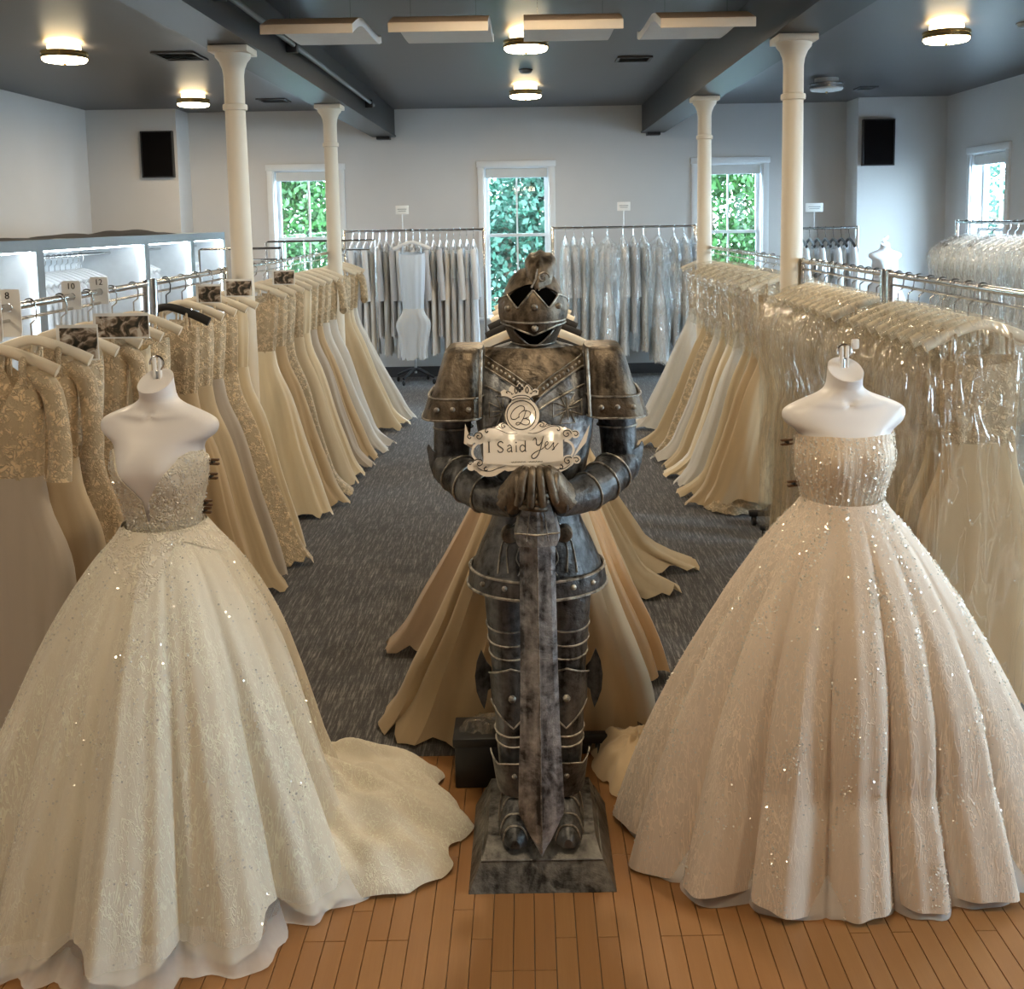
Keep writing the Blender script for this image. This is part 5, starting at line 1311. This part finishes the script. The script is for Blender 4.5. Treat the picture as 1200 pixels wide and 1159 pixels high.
# the sword he leans on
sw = thing('sword', 'broad pewter sword held point down in front of the knight', 'sword', (KX, KY, 0))
bw = [(1.06, .050), (.90, .051), (.70, .053), (.50, .057), (.36, .063), (.27, .066), (.235, .064), (.155, .026), (.116, .004)]
P = []
for z, h in bw: y = -.19 - (1.06 - z)*.005; P.append([(-h, y, z), (-h*.75, y - .007, z), (0, y - .016, z), (h*.75, y - .007, z), (h, y, z), (h*.75, y + .006, z), (0, y + .012, z), (-h*.75, y + .006, z)])
MB().grid(P, wrap=True, cap0=True, cap1=True).build('blade', BRT, sw, ang=14)
m = MB(); m.tube([(0, -.207 - (1.06 - z)*.005, z) for z in np.linspace(1.05, .13, 24)], .0022, 5); m.build('blade_ridge', EDG, sw)
P = [[(s*h, y0, z) for s, y0 in ((-1, -.185), (-.9, -.232), (0, -.248), (.9, -.232), (1, -.185), (0, -.17))] for z, h in ((1.042, .058), (1.052, .064), (1.075, .065), (1.12, .053), (1.165, .040))]
MB().grid(P, wrap=True, cap0=True, cap1=True).build('guard', BRT, sw, ang=30)
m = MB(); m.tube([(-.062, -.236, 1.08), (0, -.251, 1.078), (.062, -.236, 1.08)], .0026, 5); m.tube([(-.03, -.246, 1.06), (-.018, -.246, 1.165)], .002, 5); m.tube([(.03, -.246, 1.06), (.018, -.246, 1.165)], .002, 5); m.build('guard_trim', EDG, sw)
MB().tube([(0, -.236, 1.15), (0, -.236, 1.19), (0, -.234, 1.232)], .014, 12).build('grip', ARM, sw)
MB().ball((0, -.235, 1.245), .017, 12, 8).build('pommel', BRT, sw)

# ------------------------------------------------------------------ the sign in his arms
SY, SZ, TAU = 2.765, 1.235, math.radians(14)
sg = thing('sign', 'cream scrollwork sign reading I Said Yes held in the arms of the knight', 'sign', (-.014, SY, SZ)); sg.rotation_euler = (-TAU, math.radians(-.6), 0)
KS = .000318
def q(p): return ((p[0] - 605)*KS, (945 - p[1])*KS)
FT, BK = -.0025, .0025
def plate(mb, pts): mb.prism([q(p) for p in pts], lambda u, v, t: (u, FT + t*(BK - FT), v))
def disc(mb, c, r, n=24): plate(mb, [(c[0] + r*math.cos(a), c[1] - r*math.sin(a)) for a in np.linspace(0, 2*PI, n + 1)[:-1]])
pl = MB()
plate(pl, [(258, 590), (952, 590), (952, 868), (258, 868)])
top = catmull([(175, 612), (215, 552), (300, 522), (380, 502), (430, 476), (472, 500), (520, 545), (605, 562), (690, 545), (738, 500), (782, 476), (832, 500), (920, 518), (995, 545), (1038, 612)], 4)
plate(pl, [tuple(p) for p in top] + [(950, 640), (260, 640)])
for c, r in (((150, 622), 37), ((222, 610), 50), ((1062, 592), 36), ((990, 592), 50), ((152, 850), 36), ((214, 842), 52), ((1066, 812), 36), ((992, 822), 52), ((605, 415), 150)): disc(pl, c, r)
plate(pl, [tuple(p) for p in catmull([(175, 850), (205, 900), (260, 935), (340, 938), (400, 910), (470, 868)], 4)] + [(470, 840), (200, 820)])
plate(pl, [tuple(p) for p in catmull([(740, 868), (800, 900), (880, 918), (950, 905), (1010, 868), (1030, 830)], 4)] + [(1000, 810), (740, 840)])
plate(pl, [(400, 868), (470, 900), (605, 880), (740, 900), (810, 868), (810, 850), (400, 850)])
plate(pl, [(500, 330), (520, 275), (480, 250), (428, 240), (420, 205), (452, 186), (488, 206), (498, 172), (520, 150), (548, 176), (588, 125), (628, 174), (652, 148), (678, 176), (694, 206), (722, 184), (756, 202), (748, 240), (700, 250), (668, 275), (700, 330)])
pl.build('board', MAT['sign_cream'], sg, False)
lo = MB()
def strip(mb, pts, w_, y=-.0034, th=.0010, n=6, wf=None):
    P = catmull(pts, n) if n > 1 else [np.array(p, float) for p in pts]; k = len(P); V = []
    for i in range(k):
        t = P[min(i+1, k-1)] - P[max(i-1, 0)]; L = math.hypot(*t) or 1; nx, ny = -t[1]/L, t[0]/L
        ww = (w_*wf(i/(k-1)) if wf else w_)/2; a = q((P[i][0] + nx*ww, P[i][1] + ny*ww)); b = q((P[i][0] - nx*ww, P[i][1] - ny*ww))
        V.append([(a[0], y, a[1]), (b[0], y, b[1]), (b[0], y + th, b[1]), (a[0], y + th, a[1])])
    mb.grid(V, wrap=True, cap0=True, cap1=True)
for cx, s in ((250, -1), (955, 1)):
    pts = [(cx + s*88*math.cos(a), 725 - 82*math.sin(a)) for a in np.linspace(-1.45, 1.45, 15)]
    strip(lo, pts, 20, FT, .005, 2)
lo.build('side_loop', MAT['sign_cream'], sg, False)
ink = MB(); thin = lambda t: .35 + .65*math.sin(PI*t)
circ = lambda c, r, a0=0, a1=2*PI, n=24: [(c[0] + r*math.cos(a), c[1] - r*math.sin(a)) for a in np.linspace(a0, a1, n)]
strip(ink, circ((597, 415), 126, 0, 2*PI, 40), 8)
for s, X in ((1, lambda x: x), (-1, lambda x: 1208 - x)):
    f = lambda pts: [(X(x), y) for x, y in pts]
    strip(ink, f([(650, 572), (720, 575), (790, 548), (850, 520), (910, 520), (930, 545), (915, 560), (905, 545)]), 7, wf=lambda t: .5 + .8*t)
    strip(ink, f([(770, 530), (850, 508), (930, 512), (965, 540)]), 6, wf=thin); strip(ink, f([(735, 490), (760, 482), (790, 495), (780, 520), (755, 512), (768, 500)]), 7); strip(ink, f([(790, 530), (815, 500), (840, 505)]), 6, wf=thin)
    strip(ink, f([(1030, 590), (1010, 560), (970, 562), (958, 590), (980, 612), (1003, 600), (998, 582), (985, 588)]), 8); strip(ink, f([(1040, 570), (1070, 568), (1085, 592), (1065, 608), (1055, 595)]), 8)
    strip(ink, f([(1025, 800), (1008, 788), (970, 795), (960, 825), (985, 845), (1003, 832), (996, 815), (985, 822)]), 8); strip(ink, f([(1040, 800), (1068, 796), (1085, 815), (1066, 832), (1056, 820)]), 8)
    strip(ink, f([(1010, 850), (960, 885), (890, 892), (830, 872), (760, 850)]), 7, wf=thin); strip(ink, f([(925, 852), (945, 868), (935, 888), (915, 880)]), 9)
    strip(ink, f([(700, 215), (722, 205), (738, 212), (728, 222)]), 8); strip(ink, f([(676, 225), (690, 232), (694, 215)]), 7)
    strip(ink, f([(648, 225), (640, 195), (655, 170), (664, 200), (654, 228)]), 9)
for y0, r in ((262, 1), (285, 1)): strip(ink, [(520, y0), (560, y0 - 16), (600, y0 - 20), (640, y0 - 16), (675, y0)], 7)
for p in ((588, 160), (568, 182), (608, 182), (588, 200)): ink.prism([q((p[0] + 15*math.cos(a), p[1] - 18*math.sin(a))) for a in np.linspace(0, 2*PI, 9)[:-1]], lambda u, v, t: (u, -.0034 + t*.001, v))
strip(ink, [(588, 195), (588, 218)], 12, n=1)
ink.build('scroll_print', MAT['ink'], sg, False)
# monogram and lettering
tx = MB()
strip(tx, [(600, 385), (622, 372), (622, 345), (590, 334), (540, 360), (506, 410), (512, 445), (545, 450), (580, 425)], 7)
strip(tx, [(640, 372), (615, 440), (580, 492), (555, 500), (550, 485), (575, 478), (620, 500), (655, 498), (668, 470), (640, 448), (612, 446)], 7)
strip(tx, [(575, 440), (580, 405), (620, 378), (665, 385), (678, 405), (655, 435), (612, 446)], 6)
tx.build('monogram', MAT['ink'], sg, False)
tx = MB()
strip(tx, [(308, 640), (308, 732)], 11, n=1); strip(tx, [(298, 640), (318, 640)], 4, n=1); strip(tx, [(298, 732), (318, 732)], 4, n=1)
strip(tx, [(432, 655), (415, 640), (392, 648), (388, 672), (412, 690), (430, 708), (420, 730), (395, 732), (384, 714)], 9)
strip(tx, [(468, 685), (485, 672), (502, 684), (504, 728), (512, 732)], 8); strip(tx, [(503, 695), (478, 702), (466, 718), (480, 732), (502, 718)], 7)
strip(tx, [(545, 676), (545, 732)], 9, n=1); tx.prism([q((545 + 7*math.cos(a), 652 - 7*math.sin(a))) for a in np.linspace(0, 2*PI, 9)[:-1]], lambda u, v, t: (u, -.0034 + t*.001, v)); strip(tx, [(536, 732), (554, 732)], 4, n=1)
strip(tx, [(620, 690), (600, 674), (580, 690), (580, 718), (598, 733), (622, 715)], 8); strip(tx, [(624, 636), (624, 732)], 9, n=1); strip(tx, [(624, 732), (636, 730)], 4, n=1)
strip(tx, [(690, 640), (712, 615), (722, 640), (722, 672), (742, 680), (765, 655), (778, 618)], 8, wf=lambda t: .6 + .6*math.sin(PI*t))
strip(tx, [(785, 600), (770, 660), (745, 740), (715, 785), (685, 792), (678, 768), (710, 740), (765, 715), (800, 690)], 8, wf=lambda t: .6 + .6*math.sin(PI*t))
strip(tx, [(800, 690), (822, 668), (815, 650), (798, 670), (800, 705), (820, 715), (850, 690)], 7)
strip(tx, [(850, 690), (872, 660), (868, 690), (875, 715), (855, 725), (870, 712), (912, 665)], 7)
tx.build('lettering', MAT['ink'], sg, False)
tx = MB(); x = 500
for k in range(11):
    if k not in (5,): strip(tx, [(x, 818), (x + 8, 826), (x + 16, 816), (x + 20, 826)], 3.4, n=2)
    x += 25
tx.build('small_print', MAT['ink'], sg, False)
MB().prism([(-.165, .095), (-.160, .150), (-.135, .075)], lambda u, v, t: (u, .012 + t*.003, v)).build('backing', MAT['sign_cream'], sg, False)
MB().prism([(.135, .045), (.188, .140), (.176, .090)], lambda u, v, t: (u, .012 + t*.003, v)).build('backing', MAT['sign_cream'], sg, False)

# chandelier behind the viewer, mirrored in the sign
ch = thing('chandelier', 'five candle chandelier hanging near the entrance', 'chandelier', (.0, -1.9, 2.62))
MB().tube([(0, 0, .05), (0, 0, .3), (0, 0, ZC - 2.62)], .008, 8).build('rod', MAT['brass'], ch); MB().lathe([(.03, -.1), (.045, -.05), (.02, .0), (.03, .05)], seg=16).build('hub', MAT['brass'], ch)
for k in range(5):
    a = k*2*PI/5 + .3; dx, dy = math.cos(a), math.sin(a)
    MB().tube(catmull([(dx*.02, dy*.02, -.03), (dx*.13, dy*.13, -.09), (dx*.24, dy*.24, -.05), (dx*.26, dy*.26, .0)], 4), .007, 8).build('arm', MAT['brass'], ch)
    MB().lathe([(.03, 0), (.012, .005), (.012, .08), (.011, .082)], (dx*.26, dy*.26, 0), 12).build('candle', MAT['card_white'], ch)
    MB().lathe([(.008, .082), (.018, .105), (.014, .13), (.002, .155)], (dx*.26, dy*.26, 0), 12).build('bulb', MAT['bulb_glow'], ch)
